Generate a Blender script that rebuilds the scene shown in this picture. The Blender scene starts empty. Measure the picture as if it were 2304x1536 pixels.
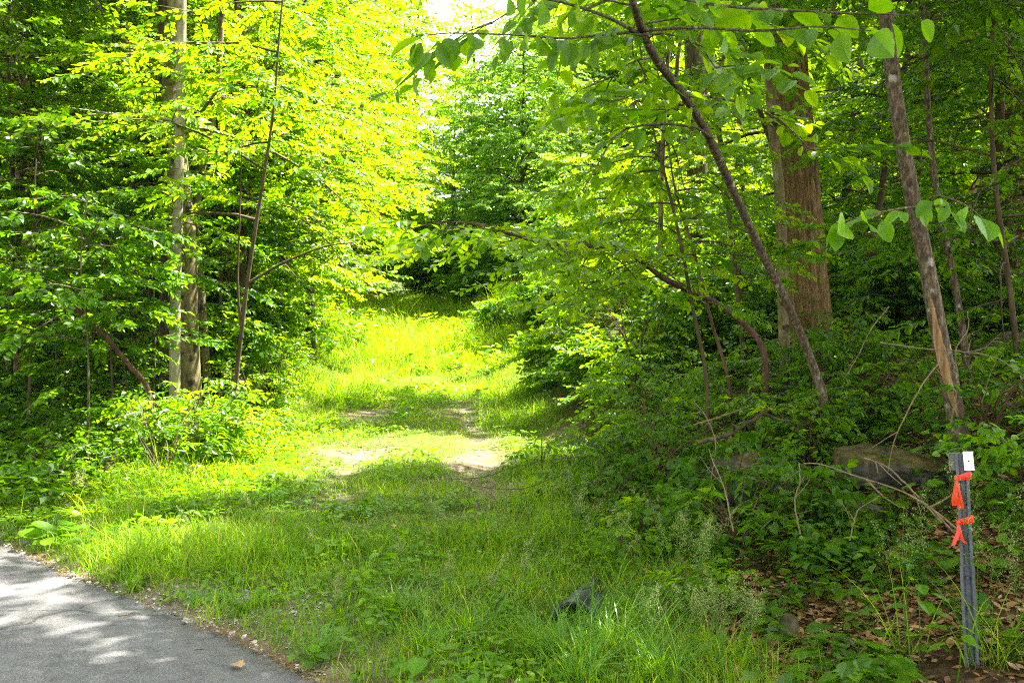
import bpy, math, random
import numpy as np
R = math.radians
C = bpy.context.scene.collection
F_PX, CX, CY, EYE = 2240.0, 1152.0, 768.0, 1.6      # the lens in pixels of the photograph, eye height above the road

# ------------------------------------------------------------------ noise and ground shape
def hash2(i, j, s):
    h = (i * 374761393 + j * 668265263 + s * 974711) & 0x7fffffff
    h = ((h ^ (h >> 13)) * 1274126177) & 0x7fffffff
    return ((h ^ (h >> 16)) & 0xffff) / 65535.0
def vnoise(x, y, s=0):
    x = np.asarray(x, float); y = np.asarray(y, float)
    i = np.floor(x).astype(np.int64); j = np.floor(y).astype(np.int64)
    fx = x - i; fy = y - j
    fx = fx * fx * (3 - 2 * fx); fy = fy * fy * (3 - 2 * fy)
    a = hash2(i, j, s); b = hash2(i + 1, j, s); c = hash2(i, j + 1, s); d = hash2(i + 1, j + 1, s)
    return (a * (1 - fx) + b * fx) * (1 - fy) + (c * (1 - fx) + d * fx) * fy
def fbm(x, y, s=0, o=3):
    v = 0; a = .5; t = 0
    for k in range(o):
        v = v + a * vnoise(x * 2 ** k, y * 2 ** k, s + k * 17); t += a; a *= .5
    return v / t
def sstep(a, b, x):
    t = np.clip((np.asarray(x, float) - a) / (b - a), 0, 1)
    return t * t * (3 - 2 * t)

EDGE = np.array([(-60, 41), (-30, 26), (-14, 15.6), (-8, 11.2), (-5.2, 8.75), (-4.08, 7.93), (-3.07, 6.87), (-2.36, 6.21), (-1.87, 5.72), (-1.54, 5.45), (-1.19, 5.03), (-.9, 4.67), (0.6, 3.2), (4, .1), (12, -8), (40, -36)])
def road_u(x, y):                      # distance beyond the asphalt edge (negative on the road)
    x = np.asarray(x, float); y = np.asarray(y, float)
    ye = np.interp(x, EDGE[:, 0], EDGE[:, 1])
    return (y - ye) * .72
def path_x(y): return np.interp(y, [0, 6, 8.8, 14.3, 25.6, 38, 60, 150], [-.3, -.6, -.95, -1.25, -2.3, -3.2, -3.0, -2.0])
def path_z(y): return np.interp(y, [0, 5, 9, 14.3, 20, 25.6, 30, 34, 38, 41, 46, 60, 100, 160], [0, 0, .08, .14, .3, .48, 1.0, 1.8, 2.6, 3.0, 3.2, 4.0, 10, 20])
def ground(x, y):
    x = np.asarray(x, float); y = np.asarray(y, float)
    u = road_u(x, y); s = x - path_x(y)
    z = path_z(y) * sstep(-.2, 2.5, u)
    w = sstep(1.5, 7.6, u)
    r = np.clip(s - 1.7, 0, None)
    z = z + w * (.42 * np.minimum(r, 2.9) + .07 * np.clip(r - 2.9, 0, 30))
    w = sstep(.6, 6.0, u)
    l = np.clip(-s - 2.0, 0, None)
    z = z + w * (.30 * np.minimum(l, 2.4) + .06 * np.clip(l - 2.4, 0, 30))
    wn = sstep(.2, 2.5, u)
    off = sstep(1.0, 3.0, np.abs(s))
    z = z + wn * (.03 + .12 * off) * (fbm(x * .55, y * .55, 3) - .5) * 2 + wn * .035 * (fbm(x * 2.1, y * 2.1, 9) - .5) * 2
    rut = np.exp(-((np.abs(s) - .8) / .25) ** 2) * sstep(1.5, 4, u) * (1 - sstep(26, 30, y))
    z = z - .06 * rut - .05 * (1 - sstep(-.02, .35, u))
    z = z - .12 * np.exp(-((x - 2.4) / 1.2) ** 2 - ((y - 4.7) / .8) ** 2)
    z = z - .10 * np.exp(-((x - .45) / .6) ** 2 - ((y - 5.7) / .35) ** 2)
    return z
def gz(x, y): return float(ground(x, y))
def P(px, py, d): return np.array(((px - CX) / F_PX * d, d, EYE - (py - CY) / F_PX * d))
def on_ground(px, d):
    x = (px - CX) / F_PX * d
    return np.array((x, d, gz(x, d)))

# ------------------------------------------------------------------ sun
SUN_AZ, SUN_EL = R(58), R(61)
S = np.array((math.sin(SUN_AZ) * math.cos(SUN_EL), math.cos(SUN_AZ) * math.cos(SUN_EL), math.sin(SUN_EL)))
# openings in the canopy: (x, y, z, rx, ry, share of leaves that stay) of the place the sun reaches through each
GAPS = [(-1.6, 13.6, .2, 2.9, 2.5, .0), (-3.3, 12.0, .5, 1.8, 2.2, .0), (-.5, 9.6, .1, 1.0, .5, .5), (-2.9, 10.5, .3, 1.7, 1.1, .05), (-2.3, 8.9, .2, 1.2, .6, .3), (-1.5, 44, 5, 5, 4, .1), (2.6, 14.5, 2.5, 1.6, 2.5, .35), (4.2, 20, 4.5, 3.0, 5, .3), (-2.7, 5.7, 0, 1.4, .26, .05), (-3.6, 6.5, 0, .9, .22, .05), (-1.6, 5.0, 0, .5, .12, .05), (-2.2, 5.05, 0, .3, .12, .05), (-2.9, 18.3, .5, 2.6, 1.9, .65), (-4.6, 35.5, 2.2, 3.8, 6, .0), (-2.2, 29, 1.0, 4.2, 4.5, .5), (-2.2, 23.5, .5, 3.2, 2.6, .6), (-1.5, 38, 3, 5, 5, .3),
        (-4.4, 16, 3.5, 3.0, 5.5, .03), (-4.6, 24, 5.0, 3.8, 7, .03), (-3.0, 32, 6.0, 6, 9, .03), (.6, 36, 5, 4.5, 6, .05), (2.2, 19.5, 3., 2.0, 4., .1), (1.6, 27, 4, 3, 5, .08),
        (-3.2, 7.6, 0.0, 1.8, .8, .25), (-3.9, 5.6, 0, 1.9, .35, .2), (-2.5, 5.1, 0, .9, .16, .3), (-.2, 5.2, .0, .7, .5, .3), (-1.6, 6.9, .0, 1.0, .6, .35)]
def keep_mask(p, rng):
    k = np.ones(len(p), bool)
    for (cx, cy, cz, rx, ry, pr) in GAPS:
        t = (p[:, 2] - cz) / S[2]
        qx = p[:, 0] - S[0] * t; qy = p[:, 1] - S[1] * t
        e = ((qx - cx) / rx) ** 2 + ((qy - cy) / ry) ** 2
        inside = (t > (1.6 if cz < 1 else 3.0)) & (e < 1 + .5 * (fbm(qx * .9, qy * .9, 31) - .5))
        k &= ~(inside & (rng.random(len(p)) > pr))
    return k

# ------------------------------------------------------------------ meshes
class MB:
    def __init__(self): self.v = []; self.f = []; self.t = []; self.n = 0
    def add(self, v, f, t=None):
        v = np.asarray(v, np.float32).reshape(-1, 3); f = np.asarray(f, np.int64).reshape(-1, 3)
        self.v.append(v); self.f.append(f + self.n); self.n += len(v)
        self.t.append(np.full(len(v), .5, np.float32) if t is None else np.broadcast_to(np.asarray(t, np.float32), (len(v),)))
    def quads(self, v, q, t=None):
        q = np.asarray(q).reshape(-1, 4)
        self.add(v, np.concatenate([q[:, [0, 1, 2]], q[:, [0, 2, 3]]]), t)
    def arrays(self):
        return np.concatenate(self.v), np.concatenate(self.f), np.concatenate(self.t)
    def build(self, name, mat, parent=None, smooth=True):
        V, F_, T = self.arrays()
        return mesh_obj(name, V, F_, mat, parent, T, smooth)
def mesh_obj(name, V, F_, mat, parent=None, tint=None, smooth=False):
    me = bpy.data.meshes.new(name)
    nf = len(F_)
    me.vertices.add(len(V)); me.vertices.foreach_set('co', np.ascontiguousarray(V, np.float32).ravel())
    me.loops.add(nf * 3); me.loops.foreach_set('vertex_index', np.ascontiguousarray(F_, np.int32).ravel())
    me.polygons.add(nf); me.polygons.foreach_set('loop_start', np.arange(0, nf * 3, 3, dtype=np.int32))
    me.polygons.foreach_set('use_smooth', np.full(nf, smooth, bool))
    if tint is not None:
        a = me.attributes.new('tint', 'FLOAT', 'POINT'); a.data.foreach_set('value', np.ascontiguousarray(tint, np.float32))
    me.update(calc_edges=True)
    me.materials.append(mat)
    o = bpy.data.objects.new(name, me); C.objects.link(o)
    if parent is not None: o.parent = parent
    return o
def tag(o, label=None, cat=None, group=None, kind=None):
    if label: o['label'] = label
    if cat: o['category'] = cat
    if group: o['group'] = group
    if kind: o['kind'] = kind
    return o
def thing(name, label, cat, loc=(0, 0, 0), group=None):
    o = bpy.data.objects.new(name, None); C.objects.link(o); o.location = [float(c) for c in loc]
    o.empty_display_size = .1
    return tag(o, label, cat, group)
def copy_thing(r, loc, rz=0., sc=1., label=None, group=None):
    c = r.copy(); C.objects.link(c); c.location = [float(v) for v in loc]; c.rotation_euler = (0, 0, rz); c.scale = (sc, sc, sc)
    if label: c['label'] = label
    if group: c['group'] = group
    for ch in list(r.children):
        d = ch.copy(); C.objects.link(d); d.parent = c
    return c
def smooth_pts(p, n):
    """Catmull-Rom through the points, n samples."""
    p = np.asarray(p, float)
    if len(p) < 3:
        t = np.linspace(0, 1, n)[:, None]; return p[0] * (1 - t) + p[-1] * t
    q = np.vstack([2 * p[0] - p[1], p, 2 * p[-1] - p[-2]])
    u = np.linspace(0, len(p) - 1 - 1e-6, n); i = u.astype(int); f = (u - i)[:, None]
    a, b, c, d = q[i], q[i + 1], q[i + 2], q[i + 3]
    return .5 * (2 * b + (c - a) * f + (2 * a - 5 * b + 4 * c - d) * f ** 2 + (3 * b - a - 3 * c + d) * f ** 3)
def tube(mb, pts, rad, sides=6, t=.5, ridge=None, cap=True):
    pts = np.asarray(pts, float); n = len(pts)
    rad = np.broadcast_to(np.asarray(rad, float), (n,))
    d = np.gradient(pts, axis=0); d /= np.linalg.norm(d, axis=1)[:, None] + 1e-9
    ref = np.array((1., 0, 0)) if abs(d[0, 0]) < .8 else np.array((0, 1., 0))
    a = np.cross(d, ref); a /= np.linalg.norm(a, axis=1)[:, None] + 1e-9
    b = np.cross(d, a)
    th = np.linspace(0, 2 * np.pi, sides, endpoint=False)
    rr = rad[:, None] * np.ones(sides)
    if ridge is not None: rr = rr * ridge(np.linspace(0, 1, n)[:, None], th[None, :])
    v = pts[:, None] + rr[..., None] * (a[:, None] * np.cos(th)[None, :, None] + b[:, None] * np.sin(th)[None, :, None])
    i = np.arange(n - 1)[:, None] * sides; j = np.arange(sides)[None]; k = (j + 1) % sides
    q = np.stack([i + j, i + k, i + sides + k, i + sides + j], -1).reshape(-1, 4)
    mb.quads(v.reshape(-1, 3), q, t)
    if cap:
        m = len(pts) - 1
        vv = np.vstack([v[m], pts[m][None]])
        mb.add(vv, [(x, (x + 1) % sides, sides) for x in range(sides)], t)

# ------------------------------------------------------------------ materials
def mat_new(name):
    m = bpy.data.materials.new(name); m.use_nodes = True
    nt = m.node_tree; nt.nodes.clear()
    return m, nt, nt.nodes.new('ShaderNodeOutputMaterial')
def N(nt, t, **kw):
    n = nt.nodes.new(t)
    for k, v in kw.items():
        if k.startswith('i_'): n.inputs[k[2:].replace('_', ' ')].default_value = v
        else: setattr(n, k, v)
    return n
def ramp(nt, stops, fac):
    r = nt.nodes.new('ShaderNodeValToRGB'); e = r.color_ramp.elements
    while len(e) < len(stops): e.new(.5)
    for k, (p, c) in enumerate(stops): e[k].position = p; e[k].color = (*c, 1)
    nt.links.new(fac, r.inputs[0]); return r.outputs[0]
def leaf_mat(name, stops, tstops, mix=.5, rough=.42, spec=.5):
    m, nt, out = mat_new(name)
    at = N(nt, 'ShaderNodeAttribute', attribute_name='tint')
    c = ramp(nt, stops, at.outputs['Fac']); tc = ramp(nt, tstops, at.outputs['Fac'])
    b = N(nt, 'ShaderNodeBsdfPrincipled'); b.inputs['Roughness'].default_value = rough; b.inputs['Specular IOR Level'].default_value = spec
    nt.links.new(c, b.inputs['Base Color'])
    tr = N(nt, 'ShaderNodeBsdfTranslucent'); nt.links.new(tc, tr.inputs['Color'])
    mx = N(nt, 'ShaderNodeMixShader'); mx.inputs[0].default_value = mix
    nt.links.new(b.outputs[0], mx.inputs[1]); nt.links.new(tr.outputs[0], mx.inputs[2]); nt.links.new(mx.outputs[0], out.inputs[0])
    return m
def bark_mat(name, stops, sx=9., sz=1.6, bump=.5, moss=None, spots=None, rough=.9):
    m, nt, out = mat_new(name)
    tc = N(nt, 'ShaderNodeTexCoord'); mp = N(nt, 'ShaderNodeMapping'); mp.inputs['Scale'].default_value = (sx, sx, sz)
    nt.links.new(tc.outputs['Object'], mp.inputs[0])
    no = N(nt, 'ShaderNodeTexNoise'); no.inputs['Scale'].default_value = 1.6; no.inputs['Detail'].default_value = 7; no.inputs['Roughness'].default_value = .65
    nt.links.new(mp.outputs[0], no.inputs['Vector'])
    c = ramp(nt, stops, no.outputs['Fac'])
    def over(col, scale, lo, hi, c, stretch):
        m2 = N(nt, 'ShaderNodeMapping'); m2.inputs['Scale'].default_value = stretch
        nt.links.new(tc.outputs['Object'], m2.inputs[0])
        n2 = N(nt, 'ShaderNodeTexNoise'); n2.inputs['Scale'].default_value = scale; n2.inputs['Detail'].default_value = 5
        nt.links.new(m2.outputs[0], n2.inputs['Vector'])
        mr = N(nt, 'ShaderNodeMapRange'); mr.inputs[1].default_value = lo; mr.inputs[2].default_value = hi
        nt.links.new(n2.outputs['Fac'], mr.inputs[0])
        mi = N(nt, 'ShaderNodeMix', data_type='RGBA'); nt.links.new(mr.outputs[0], mi.inputs[0]); nt.links.new(c, mi.inputs[6]); mi.inputs[7].default_value = (*col, 1)
        return mi.outputs[2]
    if spots: c = over(spots[0], spots[1], spots[2], spots[3], c, (1, 1, .7))
    if moss: c = over(moss[0], moss[1], moss[2], moss[3], c, (1, 1, .35))
    b = N(nt, 'ShaderNodeBsdfPrincipled'); b.inputs['Roughness'].default_value = rough; b.inputs['Specular IOR Level'].default_value = .25
    nt.links.new(c, b.inputs['Base Color'])
    bp = N(nt, 'ShaderNodeBump'); bp.inputs['Strength'].default_value = bump; bp.inputs['Distance'].default_value = .03
    nt.links.new(no.outputs['Fac'], bp.inputs['Height']); nt.links.new(bp.outputs[0], b.inputs['Normal'])
    nt.links.new(b.outputs[0], out.inputs[0])
    return m
def plain_mat(name, col, rough=.6, metal=0., noise=None, bump=0.):
    m, nt, out = mat_new(name)
    b = N(nt, 'ShaderNodeBsdfPrincipled'); b.inputs['Roughness'].default_value = rough; b.inputs['Metallic'].default_value = metal
    if noise:
        tc = N(nt, 'ShaderNodeTexCoord'); no = N(nt, 'ShaderNodeTexNoise'); no.inputs['Scale'].default_value = noise[0]; no.inputs['Detail'].default_value = 6
        nt.links.new(tc.outputs['Object'], no.inputs['Vector'])
        nt.links.new(ramp(nt, [(.3, noise[1]), (.7, col)], no.outputs['Fac']), b.inputs['Base Color'])
        if bump:
            bp = N(nt, 'ShaderNodeBump'); bp.inputs['Strength'].default_value = bump; bp.inputs['Distance'].default_value = .01
            nt.links.new(no.outputs['Fac'], bp.inputs['Height']); nt.links.new(bp.outputs[0], b.inputs['Normal'])
    else: b.inputs['Base Color'].default_value = (*col, 1)
    nt.links.new(b.outputs[0], out.inputs[0]); return m

M = {}
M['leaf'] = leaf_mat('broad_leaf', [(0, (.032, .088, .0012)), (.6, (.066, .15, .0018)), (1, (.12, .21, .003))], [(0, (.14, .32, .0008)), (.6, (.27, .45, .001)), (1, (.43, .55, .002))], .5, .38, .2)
M['sunleaf'] = leaf_mat('sunlit_tone_leaf', [(0, (.045, .115, .003)), (.5, (.095, .185, .003)), (1, (.17, .25, .005))], [(0, (.13, .33, .001)), (.35, (.24, .46, .001)), (.7, (.36, .54, .001)), (1, (.50, .58, .006))], .52, .38, .25)  # lighter, yellower copy of the broad leaf: sunlight put into its colour
M['shade'] = leaf_mat('shaded_tone_leaf', [(0, (.020, .066, .0012)), (.6, (.040, .10, .0016)), (1, (.075, .15, .002))], [(0, (.08, .22, .0008)), (.6, (.15, .33, .001)), (1, (.29, .45, .002))], .45, .36, .2)  # darker copy of the broad leaf: the wood's shade is in the colour
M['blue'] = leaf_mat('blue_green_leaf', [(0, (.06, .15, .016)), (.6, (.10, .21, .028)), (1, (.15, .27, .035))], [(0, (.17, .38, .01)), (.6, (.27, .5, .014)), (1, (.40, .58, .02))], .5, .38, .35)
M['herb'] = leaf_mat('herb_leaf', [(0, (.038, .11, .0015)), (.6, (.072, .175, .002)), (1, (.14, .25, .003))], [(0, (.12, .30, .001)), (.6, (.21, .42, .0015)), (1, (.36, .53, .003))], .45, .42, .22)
M['grass'] = leaf_mat('grass_blade', [(0, (.045, .115, .002)), (.45, (.10, .20, .003)), (.85, (.18, .285, .004)), (1, (.36, .27, .08))], [(0, (.14, .32, .001)), (.45, (.30, .50, .002)), (.85, (.48, .62, .003)), (1, (.42, .32, .07))], .5, .42, .2)
M['sedge'] = leaf_mat('sedge_blade', [(0, (.035, .115, .007)), (.6, (.07, .175, .014)), (1, (.12, .23, .03))], [(0, (.10, .28, .004)), (.6, (.18, .38, .008)), (1, (.26, .45, .02))], .45, .36, .3)
M['seed'] = leaf_mat('grass_seed', [(0, (.14, .21, .04)), (.6, (.26, .28, .08)), (1, (.38, .33, .14))], [(0, (.25, .33, .08)), (1, (.5, .45, .2))], .35, .6)
M['litter'] = leaf_mat('fallen_leaf', [(0, (.055, .024, .009)), (.35, (.14, .062, .02)), (.65, (.26, .135, .048)), (.9, (.38, .24, .11)), (1, (.46, .35, .2))], [(0, (.06, .02, .005)), (1, (.22, .11, .03))], .15, .6, .3)
M['bark_oak'] = bark_mat('oak_bark', [(.25, (.024, .014, .004)), (.5, (.12, .075, .026)), (.75, (.25, .17, .066))], 24, 4.5, 1.0, ((.055, .065, .012), 2.2, .55, .75))
M['bark_pale'] = bark_mat('pale_bark', [(.3, (.13, .115, .065)), (.55, (.23, .205, .13)), (.75, (.31, .29, .20))], 5, 3, .15, ((.12, .13, .05), 3., .55, .8), ((.10, .095, .06), 9., .62, .70))
M['bark_mottled'] = bark_mat('mottled_bark', [(.3, (.045, .035, .014)), (.5, (.12, .095, .04)), (.7, (.22, .19, .09))], 6, 3, .6, ((.11, .12, .025), 2.5, .5, .7), ((.022, .018, .01), 7., .54, .62))
M['bark_grey'] = bark_mat('grey_brown_bark', [(.3, (.020, .013, .007)), (.5, (.078, .056, .030)), (.7, (.20, .16, .105))], 26, 9, 1.0, ((.07, .075, .02), 2., .6, .85), ((.28, .27, .21), 11., .62, .72))
M['bark_red'] = bark_mat('red_brown_bark', [(.3, (.035, .018, .010)), (.6, (.10, .055, .032)), (.8, (.17, .11, .07))], 10, 3, .5)
M['bark'] = bark_mat('forest_bark', [(.3, (.020, .014, .007)), (.55, (.06, .042, .02)), (.8, (.13, .10, .055))], 8, 2, .6, ((.05, .06, .012), 1.5, .55, .75))
M['stick'] = bark_mat('dead_wood', [(.3, (.07, .045, .025)), (.6, (.17, .12, .07)), (.8, (.26, .2, .13))], 14, 14, .3)
def split_bark():
    m = bark_mat('split_bark', [(.3, (.07, .038, .014)), (.5, (.19, .11, .042)), (.72, (.30, .21, .11))], 20, 1.2, .5)
    return m
M['wound'] = split_bark()

# ------------------------------------------------------------------ leaves and sprays
def leaf_shape(kind):
    """unit leaf along +Y, normal +Z: verts, tris"""
    if kind == 'tiny':   return np.array([(0, 0, 0), (.3, .5, .06), (0, 1, -.06), (-.3, .5, .06)]), np.array([(0, 1, 2), (0, 2, 3)])
    if kind == 'oval':
        v = np.array([(0, 0, 0), (.26, .28, .05), (.33, .55, .05), (0, 1, -.14), (-.33, .55, .05), (-.26, .28, .05)])
        return v, np.array([(0, 1, 2), (0, 2, 3), (0, 3, 4), (0, 4, 5)])
    if kind == 'bigoval':
        ys = np.array([0, .06, .14, .24, .35, .46, .57, .68, .78, .87, .94, 1.0]); w = np.array([0, .13, .225, .295, .335, .345, .33, .29, .23, .155, .08, 0])
        z = -.20 * ys ** 2
        mid = np.stack([0 * ys, ys, z - .0], 1); L = np.stack([-w, ys + .03, z + .25 * w], 1); Rr = np.stack([w, ys + .03, z + .25 * w], 1)
        jag = np.array([0, 0, .012, -.008, .012, -.008, .012, -.008, .01, -.006, 0, 0]); L[:, 0] -= jag; Rr[:, 0] += jag
        v = np.vstack([mid, L, Rr]); n = len(ys); f = []
        for i in range(n - 1):
            f += [(i, i + 1, n + i + 1), (i, n + i + 1, n + i), (i, 2 * n + i, 2 * n + i + 1), (i, 2 * n + i + 1, i + 1)]
        return v, np.array(f)
    if kind == 'maple':
        o = [(0, 0), (.16, -.10), (.34, -.02), (.28, .13), (.55, .30), (.42, .37), (.46, .56), (.24, .50), (.20, .62), (.15, .74), (0, 1.0)]
        pts = o + [(-x, y) for x, y in o[-2:0:-1]]
        v = [(0, .3, .03)] + [(x, y, .02 - .16 * (x * x + max(0, y - .3) ** 2)) for x, y in pts]
        n = len(pts)
        return np.array(v), np.array([(0, 1 + i, 1 + (i + 1) % n) for i in range(n)])
    if kind == 'round':
        th = np.linspace(0, 2 * np.pi, 11, endpoint=False)
        v = [(0, .4, -.05)] + [(.5 * math.sin(a) * (1 + .06 * math.sin(5 * a)), .5 - .5 * math.cos(a) * (1 + .05 * math.cos(4 * a)) + (.1 if abs(a) < .1 else 0), .05 * math.cos(2 * a)) for a in th]
        return np.array(v), np.array([(0, 1 + i, 1 + (i + 1) % 11) for i in range(11)])
def frame(d, up):
    """rotation matrices with +Y along d and +Z near up; arrays (n,3)"""
    d = d / (np.linalg.norm(d, axis=-1, keepdims=True) + 1e-9)
    x = np.cross(d, up); x = x / (np.linalg.norm(x, axis=-1, keepdims=True) + 1e-9)
    z = np.cross(x, d)
    return np.stack([x, d, z], -1)
def place(tv, tf, tt, pos, rot, sc, tint):
    """many copies of one template: (n) positions, rotations, scales"""
    n, m = len(pos), len(tv)
    V = np.einsum('nij,mj->nmi', rot, tv) * sc[:, None, None] + pos[:, None]
    F_ = tf[None] + (np.arange(n) * m)[:, None, None]
    T = np.clip(tint[:, None] + (tt - .5)[None], 0, 1)
    return V.reshape(-1, 3).astype(np.float32), F_.reshape(-1, 3), T.ravel().astype(np.float32)
def make_spray(rng, kind, n, length, size, droop=.15, flat=.35, stem=True):
    lv, lf = leaf_shape(kind)
    t = np.linspace(.08, 1, n) if n > 1 else np.array([.5]); side = np.where(np.arange(n) % 2 == 0, 1., -1.); side[-1] = 0
    pos = np.stack([.04 * length * np.sin(t * 5 + rng.random() * 6), t * length, -droop * length * t ** 2], 1)
    ang = side * (rng.uniform(.75, 1.25, n))
    d = np.stack([np.sin(ang), np.cos(ang), rng.normal(-.32, .28, n)], 1)
    up = np.stack([rng.normal(0, flat, n), rng.normal(0, flat, n), np.ones(n)], 1)
    sc = size * rng.uniform(.7, 1.15, n) * (.75 + .4 * np.sin(np.pi * np.clip(t, .1, .95)))
    lt = np.full(len(lv), .5)
    if kind == 'bigoval': lt[:len(lv) // 3] -= .28; lt[len(lv) // 3:] += .08
    V, F_, T = place(lv, lf, lt, pos + d * size * .18, frame(d, up), sc, rng.uniform(.2, .8, n))
    if stem:
        w = .012 * length
        sv = np.array([(-w, 0, 0), (w, 0, 0), (pos[n // 2][0], length * .5, -droop * length * .25), (pos[-1][0], length, -droop * length)])
        F_ = np.vstack([F_, np.array([(0, 1, 2), (0, 2, 3)]) + len(V)]); V = np.vstack([V, sv]); T = np.concatenate([T, [.15] * 4])
    return V, F_, T
SP = {}
def sprays(kind, n, length, size, count=5, **kw):
    key = (kind, n, length, size)
    if key not in SP:
        rng = np.random.default_rng(abs(hash(str(key)) if False else sum(map(ord, str(key)))))
        SP[key] = [make_spray(rng, kind, n, length, size, **kw) for _ in range(count)]
    return SP[key]
def scatter(tmpl, pos, d, rng, scale=(.8, 1.2), upj=.3, cull=None, tint=(.25, .75)):
    pos = np.asarray(pos, float); d = np.asarray(d, float); n = len(pos)
    up = np.stack([rng.normal(0, upj, n), rng.normal(0, upj, n), np.ones(n)], 1)
    rot = frame(d, up); sc = rng.uniform(*scale, n); ti = rng.uniform(*tint, n); k = rng.integers(0, len(tmpl), n)
    out = MB()
    for i, (tv, tf, tt) in enumerate(tmpl):
        q = k == i
        if q.any():
            out.add(*place(tv, tf, tt, pos[q], rot[q], sc[q], ti[q]))
    return out

# ------------------------------------------------------------------ trees
def grow(rng, trunk, n, h0, h1, length, el=(25, 55), bias=None, ts=.35, tl=.9, ss=.32, droop=.5, sides=4, r0=.02, mb=None, top=True):
    """limbs along a trunk polyline, side twigs in flat fans; returns spray positions and directions (local)"""
    z = np.linspace(0, 1, len(trunk)); SPs, SD = [], []
    phi = rng.random() * 6.28
    for i in range(n):
        f = (i + rng.random()) / n; t = h0 + (h1 - h0) * f
        p0 = np.array([np.interp(t, z, trunk[:, k]) for k in range(3)])
        phi += 2.4 + rng.normal(0, .3)
        az = phi
        if bias is not None and rng.random() < bias[1]: az = R(90 - bias[0]) + rng.normal(0, .75)
        L = length * (1 - .6 * max(0, f - .25)) * rng.uniform(.65, 1.15)
        e = R(rng.uniform(*el))
        m = 7; pts = [p0]; dd = e
        for q in range(m):
            az += rng.normal(0, .10); dd = dd - droop / m * 1.6 + rng.normal(0, .06)
            pts.append(pts[-1] + L / m * np.array((math.cos(az) * math.cos(dd), math.sin(az) * math.cos(dd), math.sin(dd))))
        pts = np.array(pts)
        if mb is not None: mb.append((pts, np.linspace(r0 * L / 2.2, .004, len(pts)), sides))
        k = max(2, int(L * .85 / ts)); sd = 1
        for q in range(k + 1):
            g = .18 + .82 * q / k
            u = g * m; a = min(int(u), m - 1); b = pts[a] * (1 - u + a) + pts[a + 1] * (u - a)
            ld = pts[a + 1] - pts[a]; la = math.atan2(ld[1], ld[0]); sd = -sd
            ta = la + sd * rng.uniform(.6, 1.15) if q < k else la
            l2 = tl * rng.uniform(.6, 1.15) * (1.05 - .55 * g) * min(1.2, L / 1.6)
            s2 = rng.normal(.0, .18) + .25 * math.sin(dd)
            d2 = np.array((math.cos(ta) * math.cos(s2), math.sin(ta) * math.cos(s2), math.sin(s2)))
            e2 = b + d2 * l2
            if mb is not None: mb.append((np.array([b, e2]), np.array([.008, .003]), 3))
            c = max(1, int(l2 / ss)); ws = 1
            for w in range(c + 1):
                ws = -ws; fa = ta + (ws * rng.uniform(.5, 1.0) if w < c else rng.normal(0, .2))
                SPs.append(b + d2 * l2 * (w + .3) / (c + .3)); SD.append((math.cos(fa), math.sin(fa), rng.normal(-.10, .2)))
    return np.array(SPs), np.array(SD)
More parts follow.
